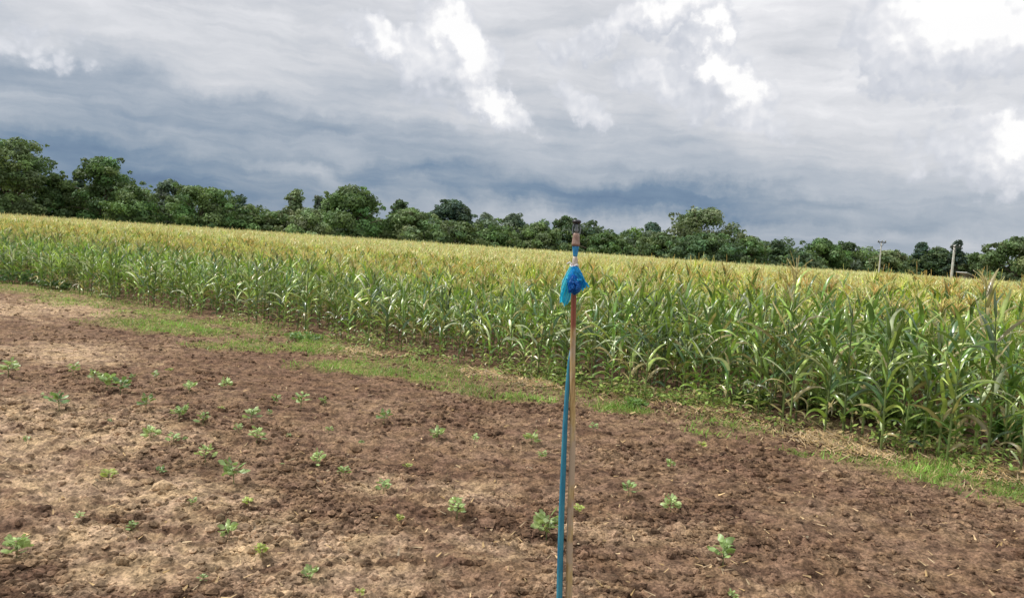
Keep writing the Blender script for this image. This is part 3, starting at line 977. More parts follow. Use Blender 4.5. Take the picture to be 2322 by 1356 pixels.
TREES = [
    # name, px, top y, half width px, depth, tone, shape, low, sparse, label
    ('broadleaf_tree', 30, 311, 82, 74, 'olive', 'column', .02, 1.2, 'tallest tree of the line, broad block-like olive crown at the left edge'),
    ('bush', 125, 392, 36, 76, 'green', 'round', .0, 1, 'small green tree filling the gap beside the tall olive tree at the left edge'),
    ('bush', 178, 386, 26, 80, 'blue', 'spiky', .1, .8, 'narrow dark knobbly treetop poking out left of the second tallest tree'),
    ('broadleaf_tree', 232, 355, 84, 77, 'green', 'round', .0, 1.2, 'second tallest tree, dark green rounded crown near the left edge'),
    ('broadleaf_tree', 305, 416, 62, 74, 'green', 'round', .0, 1, 'green tree spreading as a shoulder right of the second tallest tree'),
    ('broadleaf_tree', 385, 406, 44, 86, 'grey', 'round', .05, .8, 'greyish green tree standing behind, between two dark green crowns at the left'),
    ('broadleaf_tree', 458, 421, 72, 75, 'green', 'column', .0, 1.2, 'dark box-shaped tree with a brighter green flat top at the left'),
    ('broadleaf_tree', 540, 441, 50, 96, 'blue', 'spiky', .1, .9, 'low dark bluish tree behind, just right of the flat-topped green tree'),
    ('bush', 565, 462, 56, 77, 'olive', 'dome', .0, 1, 'low olive tree with a domed top between flat-topped tree and pale bush'),
    ('bush', 625, 478, 52, 79, 'olive', 'round', .0, 1, 'low olive bush tree left of the sparse pale-topped tree'),
    ('thin_tree', 672, 427, 34, 88, 'pale', 'spiky', .15, .42, 'sparse pale tree whose thin light top rises over the low bushes'),
    ('thin_tree', 725, 446, 22, 92, 'grey', 'spiky', .2, .5, 'thin grey treetop touching the left side of the big round tree'),
    ('bush', 705, 472, 54, 76, 'pale', 'dome', .0, 1.1, 'light green domed bush in front, left of the big round tree'),
    ('broadleaf_tree', 802, 420, 80, 80, 'green', 'round', .0, 1.25, 'big round dark green tree standing alone above the low line'),
    ('broadleaf_tree', 908, 453, 26, 92, 'dark', 'round', .1, .9, 'small dark knob of a treetop just right of the big round tree'),
    ('broadleaf_tree', 935, 472, 72, 82, 'olive', 'round', .0, 1, 'olive tree with a lumpy top behind the small pale round bush'),
    ('round_bush', 932, 513, 26, 76, 'pale', 'round', .0, 1, 'small pale round bush at the foot of the olive trees'),
    ('broadleaf_tree', 1028, 452, 58, 98, 'blue', 'dome', .1, 1.2, 'dark blue-green domed tree rising behind the olive ones left of centre'),
    ('bush', 1040, 502, 72, 80, 'olive', 'dome', .0, 1.1, 'wide olive bush in front of the dark blue-green domed tree'),
    ('thin_tree', 1102, 482, 38, 94, 'grey', 'spiky', .1, .55, 'ragged thin grey-green tree right of the blue-green domed tree'),
    ('broadleaf_tree', 1165, 484, 48, 92, 'grey', 'spiky', .05, .8, 'ragged grey-green tree midway between domed tree and pipe top'),
    ('bush', 1130, 512, 60, 82, 'green', 'dome', .0, 1, 'low green bush in front of the ragged grey-green trees'),
    ('bush', 1222, 504, 66, 80, 'olive', 'dome', .0, 1.1, 'smooth domed olive bush just left of the pipe top'),
    ('broadleaf_tree', 1285, 490, 42, 93, 'dark', 'round', .05, .9, 'dark lumpy tree directly behind the sprinkler on the pipe'),
    ('broadleaf_tree', 1345, 499, 44, 92, 'dark', 'spiky', .05, .8, 'dark ragged tree just right of the sprinkler top'),
    ('bush', 1370, 528, 70, 82, 'green', 'dome', .0, 1.1, 'low dark green bush right of the pipe in front of ragged trees'),
    ('broadleaf_tree', 1425, 524, 46, 96, 'dark', 'round', .0, 1, 'low dark tree in the dip of the line right of the pipe'),
    ('broadleaf_tree', 1480, 503, 44, 95, 'blue', 'spiky', .1, .75, 'dark ragged tree left of the feathery pale tree'),
    ('bush', 1500, 528, 72, 82, 'olive', 'dome', .0, 1.1, 'olive bush in front at the left foot of the feathery pale tree'),
    ('feathery_tree', 1600, 468, 92, 86, 'pale', 'round', .05, .75, 'big feathery pale tree with an airy see-through domed crown'),
    ('bush', 1600, 528, 100, 79, 'dark', 'dome', .0, 1.1, 'wide dark bush standing under the feathery pale tree'),
    ('broadleaf_tree', 1700, 538, 44, 84, 'green', 'round', .0, 1, 'low green tree at the right foot of the feathery tree'),
    ('broadleaf_tree', 1762, 543, 40, 88, 'dark', 'spiky', .0, .9, 'low dark ragged tree left of the dark domed tree at right'),
    ('broadleaf_tree', 1865, 540, 66, 84, 'green', 'dome', .0, 1.25, 'dark green domed tree left of the two utility poles'),
    ('broadleaf_tree', 1925, 548, 36, 92, 'dark', 'round', .0, 1, 'small dark tree merging with the right side of the domed tree'),
    ('bush', 1815, 570, 60, 78, 'dark', 'dome', .0, 1.1, 'low dark bush in front, behind the tallest dry tassel'),
    ('broadleaf_tree', 2020, 566, 52, 86, 'pale', 'dome', .0, .95, 'pale olive tree just behind the left utility pole'),
    ('broadleaf_tree', 2092, 546, 32, 90, 'blue', 'spiky', .0, .9, 'dark pointed tree between the two utility poles'),
    ('broadleaf_tree', 2130, 560, 44, 88, 'dark', 'round', .0, 1, 'dark rounded tree just left of the right utility pole'),
    ('thin_tree', 2172, 545, 20, 86, 'blue', 'spiky', .25, .4, 'thin dark spindly tree directly behind the right utility pole'),
    ('broadleaf_tree', 2218, 572, 44, 86, 'olive', 'round', .0, 1, 'soft olive tree behind the small white shed roof'),
    ('broadleaf_tree', 2312, 538, 72, 78, 'olive', 'round', .0, 1.1, 'large olive tree cut by the right edge of the photo'),
    ('broadleaf_tree', -70, 340, 80, 76, 'dark', 'round', .0, 1, 'dark tree mostly outside the left edge of the photo'),
    ('broadleaf_tree', 2420, 560, 90, 82, 'green', 'round', .0, 1, 'green tree mostly outside the right edge of the photo'),
]
for i, (nm, px, top, half, Y, tone, shape, low, spz, lab) in enumerate(TREES):
    make_tree(nm, px, top, half, Y, tone, lab, 'bush' if 'bush' in nm else 'tree', i, shape, low, spz)

# the tangled undergrowth that closes the tree line near the ground
rs = np.random.default_rng(77)
cs, rads, cols = [], [], []
MLX = [-200, 0, 120, 330, 520, 650, 750, 900, 1000, 1150, 1300, 1400, 1500, 1700, 1800, 1950, 2050, 2150, 2250, 2322, 2500]
MLY = [410, 415, 425, 445, 478, 496, 500, 508, 512, 517, 524, 536, 540, 556, 566, 580, 590, 594, 596, 586, 580]
for px in np.arange(-160, 2500, 8):
    for _ in range(6):
        Y = rs.uniform(88, 102)
        tp_ = at(px, np.interp(px, MLX, MLY) - 9, Y)
        rc = rs.uniform(.5, 1.0)
        hh = max(.3, (tp_[2] - rc * .5) * rs.uniform(.1, 1.0) * rs.uniform(.9, 1.2))
        cs.append((tp_[0] + rs.uniform(-.5, .5), Y, hh))
        rads.append(rc)
        cols.append(np.array(TREE_COL[['dark', 'green', 'olive', 'blue', 'grey'][rs.integers(0, 5)]]) * rs.uniform(.6, 1.3))
V, Fq, C = leaf_cloud(np.array(cs), np.array(rads), 60, .17, cols, rs)
V[:, 2] = np.maximum(V[:, 2], .02)
und = link('undergrowth', mesh_np('undergrowth', V, Fq, M_tree, C))
tag(und, 'dark tangled scrub closing the gaps low between the far trees', 'undergrowth', kind='stuff')


# ---------------------------------------------------------------- utility poles and shed
M_conc = plain_mat('pole_concrete_material', (0.50, 0.48, 0.43), (0.68, 0.66, 0.60), .85, 5)
M_iron = plain_mat('dark_metal_material', (0.05, 0.055, 0.06), (0.12, 0.11, 0.10), .5, 30, .6)
M_porc = plain_mat('insulator_material', (0.45, 0.46, 0.48), (0.6, 0.6, 0.62), .25, 30)
M_roof = plain_mat('shed_roof_material', (0.62, 0.62, 0.62), (0.78, 0.78, 0.77), .4, 4)
M_shed = plain_mat('shed_wall_material', (0.16, 0.12, 0.09), (0.24, 0.19, 0.14), .9, 4)


def box(cx, cy, cz, sx, sy, sz, col=(1, 1, 1)):
    v = np.array([(a_, b_, c_) for c_ in (-.5, .5) for b_ in (-.5, .5) for a_ in (-.5, .5)]) * np.array([sx, sy, sz]) + np.array([cx, cy, cz])
    f = np.array([(0, 2, 3, 1), (4, 5, 7, 6), (0, 1, 5, 4), (2, 6, 7, 3), (0, 4, 6, 2), (1, 3, 7, 5)])
    return v, f, np.tile(np.array(col, float), (8, 1))


def gmesh(name, geo, mat, parent=None, smooth=False, loc=None):
    g_ = cat_geo(geo) if isinstance(geo, list) else geo
    return link(name, mesh_np(name, g_[0], g_[1], mat, g_[2], smooth), parent, loc)


def capped(path, rad, sides, col=(1, 1, 1)):
    """tube with nearly closed ends"""
    path = np.asarray(path, float)
    rad = np.broadcast_to(np.asarray(rad, float), (len(path),))
    path = np.concatenate([path[:1] * .9999 + path[1:2] * .0001, path, path[-1:] * .9999 + path[-2:-1] * .0001])
    rad = np.concatenate([[1e-4], rad, [1e-4]])
    return tube(path, rad, sides, np.array(col, float))


def utility_pole(px, top, Y, w0, w1, arm, armz, tilt, label):
    p = at(px, top, Y)
    H = p[2]
    root = empty('utility_pole', (p[0] - tilt * H, Y, 0), 0, label, 'utility pole', None)
    k_ = np.linspace(0, 1, 7)
    gmesh('pole', capped(np.stack([tilt * H * k_, 0 * k_, H * k_], -1), w0 + (w1 - w0) * k_, 12), M_conc, root, True)
    x0 = tilt * armz * H
    gmesh('crossarm', box(x0, -w1 - .05, armz * H, arm, .09, .10), M_iron, root)
    for s_ in (-.42, 0.0, .42):
        zz = armz * H + .05
        gmesh('insulator', capped([(x0 + s_ * arm, -w1 - .05, zz + h_) for h_ in (0, .05, .06, .11, .12, .17)], [.03, .03, .07, .05, .06, .02], 8), M_porc, root, True)
    gmesh('brace', [capped([(x0 - .3 * arm, -w1 - .06, armz * H - .05), (x0, -w1 - .02, armz * H - .45)], .02, 5),
                    capped([(x0 + .3 * arm, -w1 - .06, armz * H - .05), (x0, -w1 - .02, armz * H - .45)], .02, 5)], M_iron, root)
    return root


utility_pole(1999, 548, 77, .085, .05, .8, .985, -.012, 'thinner left-hand concrete utility pole with a dark crossarm beyond the corn')
utility_pole(2165, 556, 75, .13, .095, .9, .965, .0, 'thicker right-hand pale concrete utility pole beyond the corn')
p = at(2192, 622, 80)
shed = empty('shed', (p[0], 80, 0), math.radians(8), 'tiny shed with a white sloping sheet roof right of the right utility pole', 'shed')
gmesh('wall', box(0, 0, p[2] * .5 - .15, .9, 1.2, p[2] - .3), M_shed, shed)
rf = box(0, 0, 0, 1.25, 1.6, .05)
ca, sa = math.cos(.32), math.sin(.32)
rf[0][:] = np.stack([rf[0][:, 0] * ca + rf[0][:, 2] * sa, rf[0][:, 1], -rf[0][:, 0] * sa + rf[0][:, 2] * ca + p[2] - .02], -1)
gmesh('roof', rf, M_roof, shed)

# ---------------------------------------------------------------- sprinkler riser near the camera
YS = 2.5
PXM = YS / F * 1.01                        # metres per photograph pixel at the pipe
pt = lambda px, py: at(px, py, YS)
top, bot = pt(1301, 700), pt(1290, 1356)
dirv = (top - bot) / (top[2] - bot[2])
foot = bot - dirv * (bot[2] + .10)
base = np.array([foot[0], foot[1], 0.0])


def on(z_):
    return foot + dirv * (z_ - foot[2]) - base


M_pipe, t = new_mat('rusty_pipe_material')
tcx = t.n('ShaderNodeTexCoord').outputs['Object']
mp_ = t.n('ShaderNodeMapping', i_0=tcx)
mp_.inputs[3].default_value = (1, 1, .12)
nz = t.noise(mp_.outputs[0], 90, 5, .65)
mp2 = t.n('ShaderNodeMapping', i_0=tcx)
mp2.inputs[3].default_value = (1, 1, .35)
nb_ = t.noise(mp2.outputs[0], 14, 4, .6)
c_ = t.ramp(nz.outputs[0], [(.28, (.12, .05, .025)), (.38, (.33, .20, .075)), (.52, (.50, .36, .15)), (.70, (.62, .51, .30))])
c_ = t.mix(t.maprange(nb_.outputs[0], .44, .58), c_, (.46, .36, .25, 1))
zz = t.n('ShaderNodeSeparateXYZ', i_0=tcx).outputs[2]
c_ = t.mix(t.maprange(zz, 1.93, 1.96, 0, .85), c_, (.20, .025, .02, 1))
b = t.n('ShaderNodeBsdfPrincipled', i_Base_Color=c_, i_Roughness=.6)
bp = t.n('ShaderNodeBump', i_Strength=.5, i_Distance=.002, i_Height=nz.outputs[0])
t.set(b.inputs['Normal'], bp.outputs[0])
t.n('ShaderNodeOutputMaterial', i_0=b.outputs[0])
M_hose = plain_mat('blue_hose_material', (0.006, 0.15, 0.27), (0.05, 0.27, 0.36), .5, 40, bump=.3, stretch=(1, 1, .2))
M_bluepl = plain_mat('blue_plastic_material', (0.02, 0.22, 0.50), (0.06, 0.36, 0.62), .35, 80)
M_brass = plain_mat('dull_brass_material', (0.26, 0.16, 0.12), (0.42, 0.30, 0.24), .45, 70, .2)
M_grey = plain_mat('grey_plastic_material', (0.10, 0.13, 0.14), (0.22, 0.25, 0.26), .45, 60)
M_black = plain_mat('black_plastic_material', (0.012, 0.013, 0.016), (0.03, 0.03, 0.035), .4, 60)
M_tape = plain_mat('worn_tape_material', (0.35, 0.27, 0.20), (0.62, 0.58, 0.50), .6, 90)

riser = empty('sprinkler_riser', base, 0, 'rusty upright irrigation pipe with a small sprinkler head standing in front of the camera', 'sprinkler')
zt = top[2] + (700 - 600) * PXM
ks = np.linspace(-.1, zt, 24)
gmesh('pipe', capped([on(z_) + np.array([.0022 * math.sin(z_ * 5.1) + .0012 * math.sin(z_ * 13), 0, 0]) for z_ in ks], .0142 - .0062 * (ks + .1) / (zt + .1), 16), M_pipe, riser, True)


def zpy(py):
    return pt(1304, py)[2]


def ring(name, specs, mat, px0=None):
    """turned part: specs = [(py, radius px)] from bottom to top, following the photograph"""
    pth = []
    for py, r_ in specs:
        c = pt(1299 + (700 - py) * .045, py) - base
        pth.append(c)
    return gmesh(name, capped(pth, [r_ * PXM for _, r_ in specs], 16), mat, riser, True)


ring('adapter', [(606, 5), (600, 6), (590, 6.5), (586, 5.5), (582, 5)], M_tape)
ring('connector', [(583, 4.5), (578, 5.5), (572, 6), (562, 7.5), (557, 8)], M_bluepl)
ring('sprinkler_body', [(558, 9.5), (552, 9.5), (548, 8.6), (538, 8.0), (531, 7.4), (529, 6)], M_brass)
c0 = pt(1306.5, 530) - base
c1 = pt(1308.5, 503) - base
fr = []
for s_ in (-1, 1):
    fr.append(tube([c0 + np.array([s_ * 8 * PXM, 0, 0]), c0 * .55 + c1 * .45 + np.array([s_ * 8.5 * PXM, 0, 0]), c1 + np.array([s_ * 4.5 * PXM, 0, 0])], 1.7 * PXM, 8, np.ones(3)))
fr.append(capped([c0 + np.array([-9 * PXM, 0, 0]), c0 + np.array([9 * PXM, 0, 0])], 2.2 * PXM, 8))
gmesh('yoke', fr, M_grey, riser, True)
ring('spinner', [(527, 4.5), (522, 5.5), (516, 4), (512, 5), (508, 3)], M_grey)
ring('cap', [(508, 4), (506, 9.5), (503, 10.5), (500, 9), (498.5, 5)], M_black)
# blue hose running up beside the pipe
hp = []
for py, px, yo in [(790, 1294.5, .012), (820, 1290.5, .008), (880, 1286.5, .003), (960, 1281.5, 0), (1060, 1277.5, 0), (1160, 1273.5, 0), (1260, 1270.5, 0), (1356, 1268.5, 0),
                   (1500, 1264, 0), (1700, 1258, 0), (1900, 1252, 0), (2100, 1246, -.02), (2220, 1236, -.06)]:
    q = at(px, py, YS + yo)
    hp.append(q)
hp = np.array(hp)
hp[:, 2] = np.maximum(hp[:, 2], .02)
hose = gmesh('water_hose', capped(hp - base, np.array([.0025, .005, .0072, .0082, .0092, .0098, .010, .0102, .0104, .0106, .0108, .0108, .0108]), 14), M_hose, None, True, base)
tag(hose, 'thin blue hose climbing along the left side of the rusty pipe', 'hose')
# ties holding the hose
for z_ in (zpy(1120), zpy(900)):
    pass

# crumpled blue plastic tied round the joint
M_bag, t = new_mat('blue_bag_material')
geo = t.n('ShaderNodeNewGeometry')
a = t.n('ShaderNodeAttribute', attribute_name='Col')
b = t.n('ShaderNodeBsdfPrincipled', i_Base_Color=a.outputs['Color'], i_Roughness=.28)
nz = t.noise(geo.outputs['Position'], 130, 4, .6)
bp = t.n('ShaderNodeBump', i_Strength=.6, i_Distance=.004, i_Height=nz.outputs[0])
t.set(b.inputs['Normal'], bp.outputs[0])
tr = t.n('ShaderNodeBsdfTranslucent', i_0=a.outputs['Color'])
mx = t.n('ShaderNodeMixShader', i_0=.5, i_1=b.outputs[0], i_2=tr.outputs[0])
t.n('ShaderNodeOutputMaterial', i_0=mx.outputs[0])


def crumple(cx_, cy_, rx, rz_, yoff, col, seed, amp=.35, prof=None):
    """gathered plastic: a wrinkled closed surface, radii in photograph pixels"""
    nu, nv = 72, 48
    u_, v_ = np.meshgrid(np.arange(nu) * 2 * np.pi / nu, np.linspace(.02, math.pi - .02, nv))
    X, Y_, Z_ = np.cos(u_) * np.sin(v_), np.sin(u_) * np.sin(v_), np.cos(v_)
    fold = np.abs(perlin(u_ * 2.2 + 2 * np.cos(v_ * 2), v_ * 1.3 + 9 * seed, seed)) + .5 * np.abs(perlin(X * 5 + Z_ * 4, Y_ * 5 - Z_ * 3, seed + 1))
    fold = fold + .3 * np.abs(perlin(X * 11 + Z_ * 9, Y_ * 11 + Z_ * 6, seed + 2))
    rr = 1 - amp * fold
    if prof is not None:
        rr = rr * np.interp(Z_, prof[0], prof[1])
    c = pt(cx_, cy_) + np.array([0, yoff, 0]) - base
    V = np.stack([X * rr * rx * PXM, Y_ * rr * rx * PXM * .9, Z_ * (1 - .3 * amp * fold) * rz_ * PXM], -1).reshape(-1, 3) + c
    i = np.arange(nv - 1)[:, None] * nu
    j = np.arange(nu)[None]
    q = np.stack([i + j, i + (j + 1) % nu, i + nu + (j + 1) % nu, i + nu + j], -1).reshape(-1, 4)
    C = np.array(col)[None] * (1.15 - .8 * np.clip(fold, 0, 1)).reshape(-1, 1)
    return V, q, C


bag = empty('plastic_bag', base, 0, 'crumpled bright blue plastic bag tied around the top of the pipe', 'plastic bag')
def flap(pxy, spread, a0, length, width, yoff, col, seed, curl=.25, ny=26, nx=22):
    """pleated sheet of thin plastic hanging from the tie, with a ragged hem; sizes in photograph pixels"""
    rs = np.random.default_rng(seed)
    v_, u_ = np.meshgrid(np.linspace(0, 1, ny), np.linspace(-1, 1, nx), indexing='ij')
    hem = 1 + .22 * perlin(u_ * 2.6 + seed, u_ * 0 + .5, seed) * v_
    wv = (.22 + .78 * np.clip(v_ * 1.5, 0, 1) ** .7) * (1 - .25 * v_ ** 4)
    pleat = perlin(u_ * 3.2 + seed, v_ * 1.2, seed + 3) + .5 * perlin(u_ * 7, v_ * 3.5 + seed, seed + 4)
    X = a0 * v_ * length + u_ * width * wv + 3.5 * pleat * v_
    Z = -v_ * length * hem + 2.5 * perlin(u_ * 4, v_ * 4 + seed, seed + 5)
    Yd = (pleat * 6.5 * (.3 + v_) - curl * length * np.sin(v_ * 2.6) * .6)
    c = pt(*pxy) + np.array([0, yoff, 0]) - base
    V = np.stack([X * PXM, Yd * PXM, Z * PXM], -1).reshape(-1, 3) + c
    i = np.arange(ny - 1)[:, None] * nx
    j = np.arange(nx - 1)[None]
    q = np.stack([i + j, i + j + 1, i + nx + j + 1, i + nx + j], -1).reshape(-1, 4)
    C = np.array(col)[None] * (1 + .35 * np.clip(pleat, -1, 1)).reshape(-1, 1)
    return V, q, np.clip(C, 0, 1)


gmesh('wrap', [crumple(1304, 636, 27, 34, -.010, (.02, .55, .96), 5, .85, ([-1, -.2, .5, 1], [.6, 1.0, .75, .45])),
               crumple(1302, 650, 17, 17, -.030, (.02, .27, .80), 8, .8),
               flap((1302, 604), 0, .05, 50, 17, -.016, (.01, .48, .96), 31, .25),
               flap((1304, 606), 0, .33, 46, 15, -.012, (.01, .55, .96), 33, .1),
               flap((1300, 622), 0, .06, 38, 14, -.030, (.02, .26, .80), 35, .1),
               flap((1306, 622), 0, .85, 26, 11, -.016, (.01, .52, .95), 37, .1)], M_bag, bag, True)
gmesh('loose_flap', [flap((1297, 602), 0, -.17, 78, 11, -.006, (.18, .90, 1.0), 41, .1),
                     flap((1296, 604), 0, -.22, 54, 11, .012, (.22, .84, .98), 43, .05),
                     flap((1287, 640), 0, -.12, 46, 13, -.008, (.06, .72, .98), 45, .15),
                     flap((1308, 600), 0, .28, 34, 8, .010, (.35, .82, .92), 47, .05)], M_bag, bag, True)
gmesh('tie', [capped([pt(1302 + 9 * math.cos(q), 602 + 2 * math.sin(q * 2)) - base + np.array([0, math.sin(q) * 9 * PXM, 0]) for q in np.linspace(0, 6.28, 18)], .0022, 6),
              capped([pt(1299, 600) - base + np.array([0, -.012, 0]), pt(1291, 594) - base + np.array([0, -.02, 0]), pt(1284, 598) - base + np.array([0, -.02, 0])], .0018, 6)],
      M_bag, bag, True)


# ---------------------------------------------------------------- seedlings on the bare plot
def seedling_geo(seed, H, nleaf, Ls, tone):
    rs = np.random.default_rng(seed)
    stem, lv = [], []
    bend = rs.uniform(-.12, .12, 2) * H
    k_ = np.linspace(0, 1, 5)
    stem.append(tube(np.stack([bend[0] * k_ ** 2, bend[1] * k_ ** 2, H * .85 * k_ - .01], -1), .004 * (1.2 - .6 * k_), 6, np.array([.20, .26, .10])))
    nleaf = int(nleaf * 1.8)
    for i in range(nleaf):
        f = (i + 1) / nleaf
        z0 = H * (.22 + .62 * f)
        azm = i * 2.4 + rs.uniform(-.5, .5)
        pet = H * rs.uniform(.10, .28) * (1.25 - .6 * f)
        el_ = rs.uniform(.2, .9)
        o = np.array([bend[0] * f ** 2, bend[1] * f ** 2, z0])
        e_ = o + pet * np.array([math.cos(azm) * math.cos(el_), math.sin(azm) * math.cos(el_), math.sin(el_)])
        stem.append(tube([o, o * .5 + e_ * .5 + np.array([0, 0, .01]), e_], .002, 4, np.array([.22, .30, .11])))
        L_ = Ls * rs.uniform(.65, 1.15) * (1.1 - .35 * f)
        segs = 5
        path, side, t_ = leaf_path(0, azm, L_, rs.uniform(.5, 1.5), rs.uniform(.3, 1.1), segs, rs)
        path = path + e_
        wd = L_ * .33 * np.sin(np.pi * np.clip(t_ * .93 + .07, 0, 1)) ** .75 + .001
        c = np.array(tone) * rs.uniform(.7, 1.3)
        lv.append(ribbon(path, side, wd, np.tile(c, (len(t_), 1)), .22))
    return cat_geo(stem), cat_geo(lv)


LIME, MID, DARKG = (.34, .44, .17), (.24, .34, .12), (.15, .25, .08)
SP = []
for i in range(9):
    tone = [LIME, MID, LIME, MID, LIME, DARKG, MID, LIME, (.36, .42, .10)][i]
    g1, g2 = seedling_geo(600 + i, .24, [11, 9, 13, 8, 10, 10, 7, 14, 8][i], [.10, .11, .09, .10, .12, .10, .11, .10, .12][i], tone)
    SP.append((mesh_np('stem', *g1[:2], M_seed, g1[2], True), mesh_np('leaves', *g2[:2], M_seed, g2[2], True)))
SEED = [  # px, py of the foot, height px, variant, label
    (1238, 1232, 68, 7, 'largest leafy seedling, right against the left side of the pipe'),
    (1036, 1178, 54, 2, 'bright full seedling left of the pipe in the lower middle'),
    (1638, 1290, 62, 1, 'tall ragged seedling right of the pipe with a dark shadow at its foot'),
    (1660, 1372, 30, 0, 'pale seedling cut by the bottom edge right of the pipe'),
    (1425, 1126, 38, 3, 'compact grey-green seedling right of the pipe'),
    (1520, 1168, 40, 4, 'pale spindly seedling between the compact one and the tall ragged one'),
    (1312, 1168, 26, 8, 'tiny pale seedling touching the right side of the pipe'),
    (38, 1262, 60, 7, 'big bright seedling at the lower left edge'),
    (530, 1100, 56, 1, 'tall two-tiered seedling in the left half, lowest of the long row'),
    (465, 1058, 42, 0, 'leaning seedling directly up-left of the tall two-tiered one'),
    (245, 1100, 34, 8, 'yellow-green seedling alone on the pale dry patch at the left'),
    (515, 1226, 40, 4, 'faint seedling below the tall two-tiered one'),
    (590, 1268, 32, 8, 'yellowish seedling low in the left half near the bottom'),
    (700, 1318, 34, 4, 'lowest small seedling left of the pipe, close to the bottom edge'),
    (815, 1362, 22, 8, 'tip of a green seedling cut by the bottom edge left of the pipe'),
    (435, 1160, 22, 6, 'very small seedling beside the round pale dry patch'),
    (718, 1056, 42, 2, 'full seedling in the middle of the plot left of the pipe'),
    (778, 1080, 30, 6, 'thin seedling just right of the full middle one'),
    (870, 1114, 38, 6, 'dull green seedling left of the bright full one'),
    (990, 1000, 32, 4, 'small yellowish seedling left of the pipe, upper of the middle group'),
    (1075, 1012, 24, 6, 'low seedling right of the small yellowish one'),
    (1205, 1008, 32, 4, 'pale seedling a little left of the blue hose'),
    (1226, 1050, 26, 6, 'small seedling touching the left side of the blue hose'),
    (870, 962, 36, 5, 'compact dark seedling standing clear below the grass verge'),
    (682, 926, 38, 3, 'seedling beside a white pebble-like leaf in the middle left'),
    (627, 915, 28, 6, 'small dull seedling left of the one with the pale leaf'),
    (732, 920, 18, 4, 'tiny pale-leaved seedling right of its darker neighbour'),
    (570, 958, 38, 0, 'pale seedling at the right end of the long slanting row'),
    (582, 1006, 38, 2, 'bright low seedling under the right end of the slanting row'),
    (540, 988, 24, 6, 'small yellow-green seedling left of the bright low one'),
    (460, 965, 34, 3, 'rightmost of the paired seedlings in the long slanting row'),
    (405, 955, 38, 1, 'leftmost of the paired seedlings in the long slanting row'),
    (330, 930, 42, 5, 'dark-leaved seedling with a shadow in the slanting row'),
    (392, 1016, 30, 6, 'flat seedling below the paired ones'),
    (342, 1002, 30, 4, 'faint seedling left of the flat one'),
    (273, 896, 40, 5, 'dark full seedling at the right end of the clumped three'),
    (242, 888, 44, 1, 'middle seedling of the clumped three at the left'),
    (215, 876, 34, 0, 'leftmost seedling of the clumped three at the left'),
    (134, 934, 46, 5, 'upright seedling standing alone at the left with a dark foot'),
    (165, 860, 32, 6, 'seedling up-left of the clumped three'),
    (18, 864, 44, 2, 'broad seedling at the left edge, upper of the two there'),
    (430, 890, 24, 4, 'small pale seedling above the slanting row'),
    (512, 880, 26, 4, 'pale seedling farther back towards the grass verge'),
    (350, 866, 22, 6, 'small distant seedling between clumped three and grass verge'),
    (1520, 1068, 22, 4, 'tiny pale seedling far right of the pipe, in the middle distance'),
    (1590, 1020, 20, 8, 'tiny yellow seedling near the verge right of the pipe'),
    (60, 1010, 20, 6, 'tiny seedling alone on the dry ground at the left edge'),
    (1345, 985, 20, 6, 'tiny seedling just right of the pipe near the verge'),
]
for k, (px, py, hp_, var, lab) in enumerate(SEED):
    g = gp(px, py)
    H = hp_ * g[1] / F * 1.05
    root = empty('seedling', (g[0], g[1], float(ground_z(np.array([g[0]]), np.array([g[1]]))[0]) + .004), rng.uniform(0, 6.28), lab, 'seedling',
                 'seedlings on the tilled plot')
    s_ = H / .24 * .84
    root.scale = (s_ * rng.uniform(1.0, 1.3),) * 2 + (s_ * 1.05,)
    link('stem', SP[var][0], root)
    link('leaves', SP[var][1], root)


SPROUT = [(300, 862), (385, 845), (95, 905), (420, 1000), (610, 940), (655, 985), (500, 930), (250, 960), (365, 1085), (640, 1060), (560, 1150), (300, 1210),
          (180, 1180), (820, 1010), (745, 985), (925, 1060), (905, 1190), (460, 1330)]
for px, py in SPROUT:
    g = gp(px, py)
    root = empty('sprout', (g[0], g[1], float(ground_z(np.array([g[0]]), np.array([g[1]]))[0])), rng.uniform(0, 6.28),
                 'faint tiny green sprout barely showing on the soil among the seedlings left of the pipe', 'sprout', 'faint sprouts on the soil left of the pipe')
    s_ = rng.uniform(.22, .42)
    root.scale = (s_, s_, s_ * .8)
    v_ = int(rng.choice([3, 5, 6, 8]))
    link('stem', SP[v_][0], root)
    link('leaves', SP[v_][1], root)


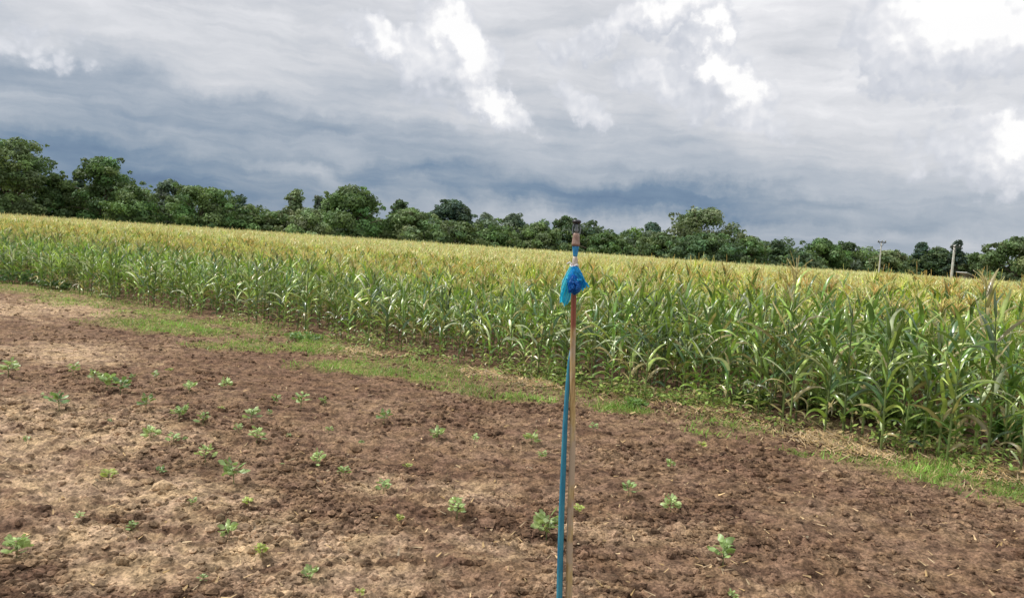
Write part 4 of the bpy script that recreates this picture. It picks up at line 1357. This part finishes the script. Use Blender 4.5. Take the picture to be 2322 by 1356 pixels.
# ---------------------------------------------------------------- weeds at the foot of the corn
def weed(px, py, hpx, wpx, tone, seed, label, n_=170, ls=.085):
    rs = np.random.default_rng(seed)
    g = gp(px, py)
    H, Wd = hpx * g[1] / F, wpx * g[1] / F / 2
    root = empty('weed_clump', (g[0], g[1], hz(g[0], g[1])), 0, label, 'weeds')
    st_, lv = [], []
    for _ in range(n_):
        a_, r_ = rs.uniform(0, 6.28), Wd * rs.uniform(.1, 1) ** .6
        tp_ = np.array([math.cos(a_) * r_, math.sin(a_) * r_ * .7, H * rs.uniform(.25, 1) * (1 - .4 * (r_ / Wd) ** 2)])
        b0 = tp_ * np.array([.35, .35, 0])
        if rs.uniform() < .4:
            st_.append(tube([b0, b0 * .5 + tp_ * .5 + np.array([0, 0, .03]), tp_], .003, 4, np.array([.16, .20, .07])))
        for _ in range(3):
            L_ = ls * rs.uniform(.6, 1.4)
            path, side, t_ = leaf_path(0, rs.uniform(0, 6.28), L_, rs.uniform(.4, 1.4), rs.uniform(.2, 1.0), 3, rs)
            path = path + tp_ * rs.uniform(.75, 1)
            lv.append(ribbon(path, side, L_ * .26 * np.sin(np.pi * np.clip(t_ * .9 + .08, 0, 1)) + .001, np.tile(np.array(tone) * rs.uniform(.6, 1.35), (4, 1)), .2))
    gmesh('stems', st_, M_seed, root)
    gmesh('leaves', lv, M_seed, root, True)


weed(1905, 945, 95, 150, (.20, .28, .08), 1, 'light green leafy weed clump at the foot of the corn beside the straw heap')
weed(1830, 930, 60, 90, (.13, .20, .06), 2, 'darker weed clump left of the light green one at the foot of the corn')
weed(2010, 965, 70, 90, (.22, .31, .08), 3, 'yellow-green weed clump between straw heap and forward corn plant')
weed(2110, 1000, 95, 140, (.20, .32, .08), 4, 'broad light weed clump between the two forward corn plants')
weed(2290, 1010, 80, 110, (.16, .30, .07), 5, 'green weed clump at the right edge under the tall corn')
weed(1700, 925, 40, 90, (.10, .15, .05), 6, 'low dark weed clump at the foot of the corn above the reddish straw')
weed(30, 642, 34, 130, (.06, .14, .05), 7, 'dark green bushy weed clump at the left edge before the corn', 160, .10)
weed(120, 655, 26, 90, (.08, .16, .05), 8, 'second dark weed clump, just right of the one at the left edge', 110, .10)
weed(690, 775, 26, 90, (.14, .26, .07), 9, 'low green weed clump on the grass verge at the corn foot left of the pipe', 90, .06)
weed(1300, 865, 26, 90, (.20, .26, .08), 10, 'low pale weed clump at the corn foot right behind the pipe', 80, .06)
weed(1440, 925, 26, 60, (.16, .28, .07), 11, 'small green weed clump in the grass patch right of the pipe', 70, .05)
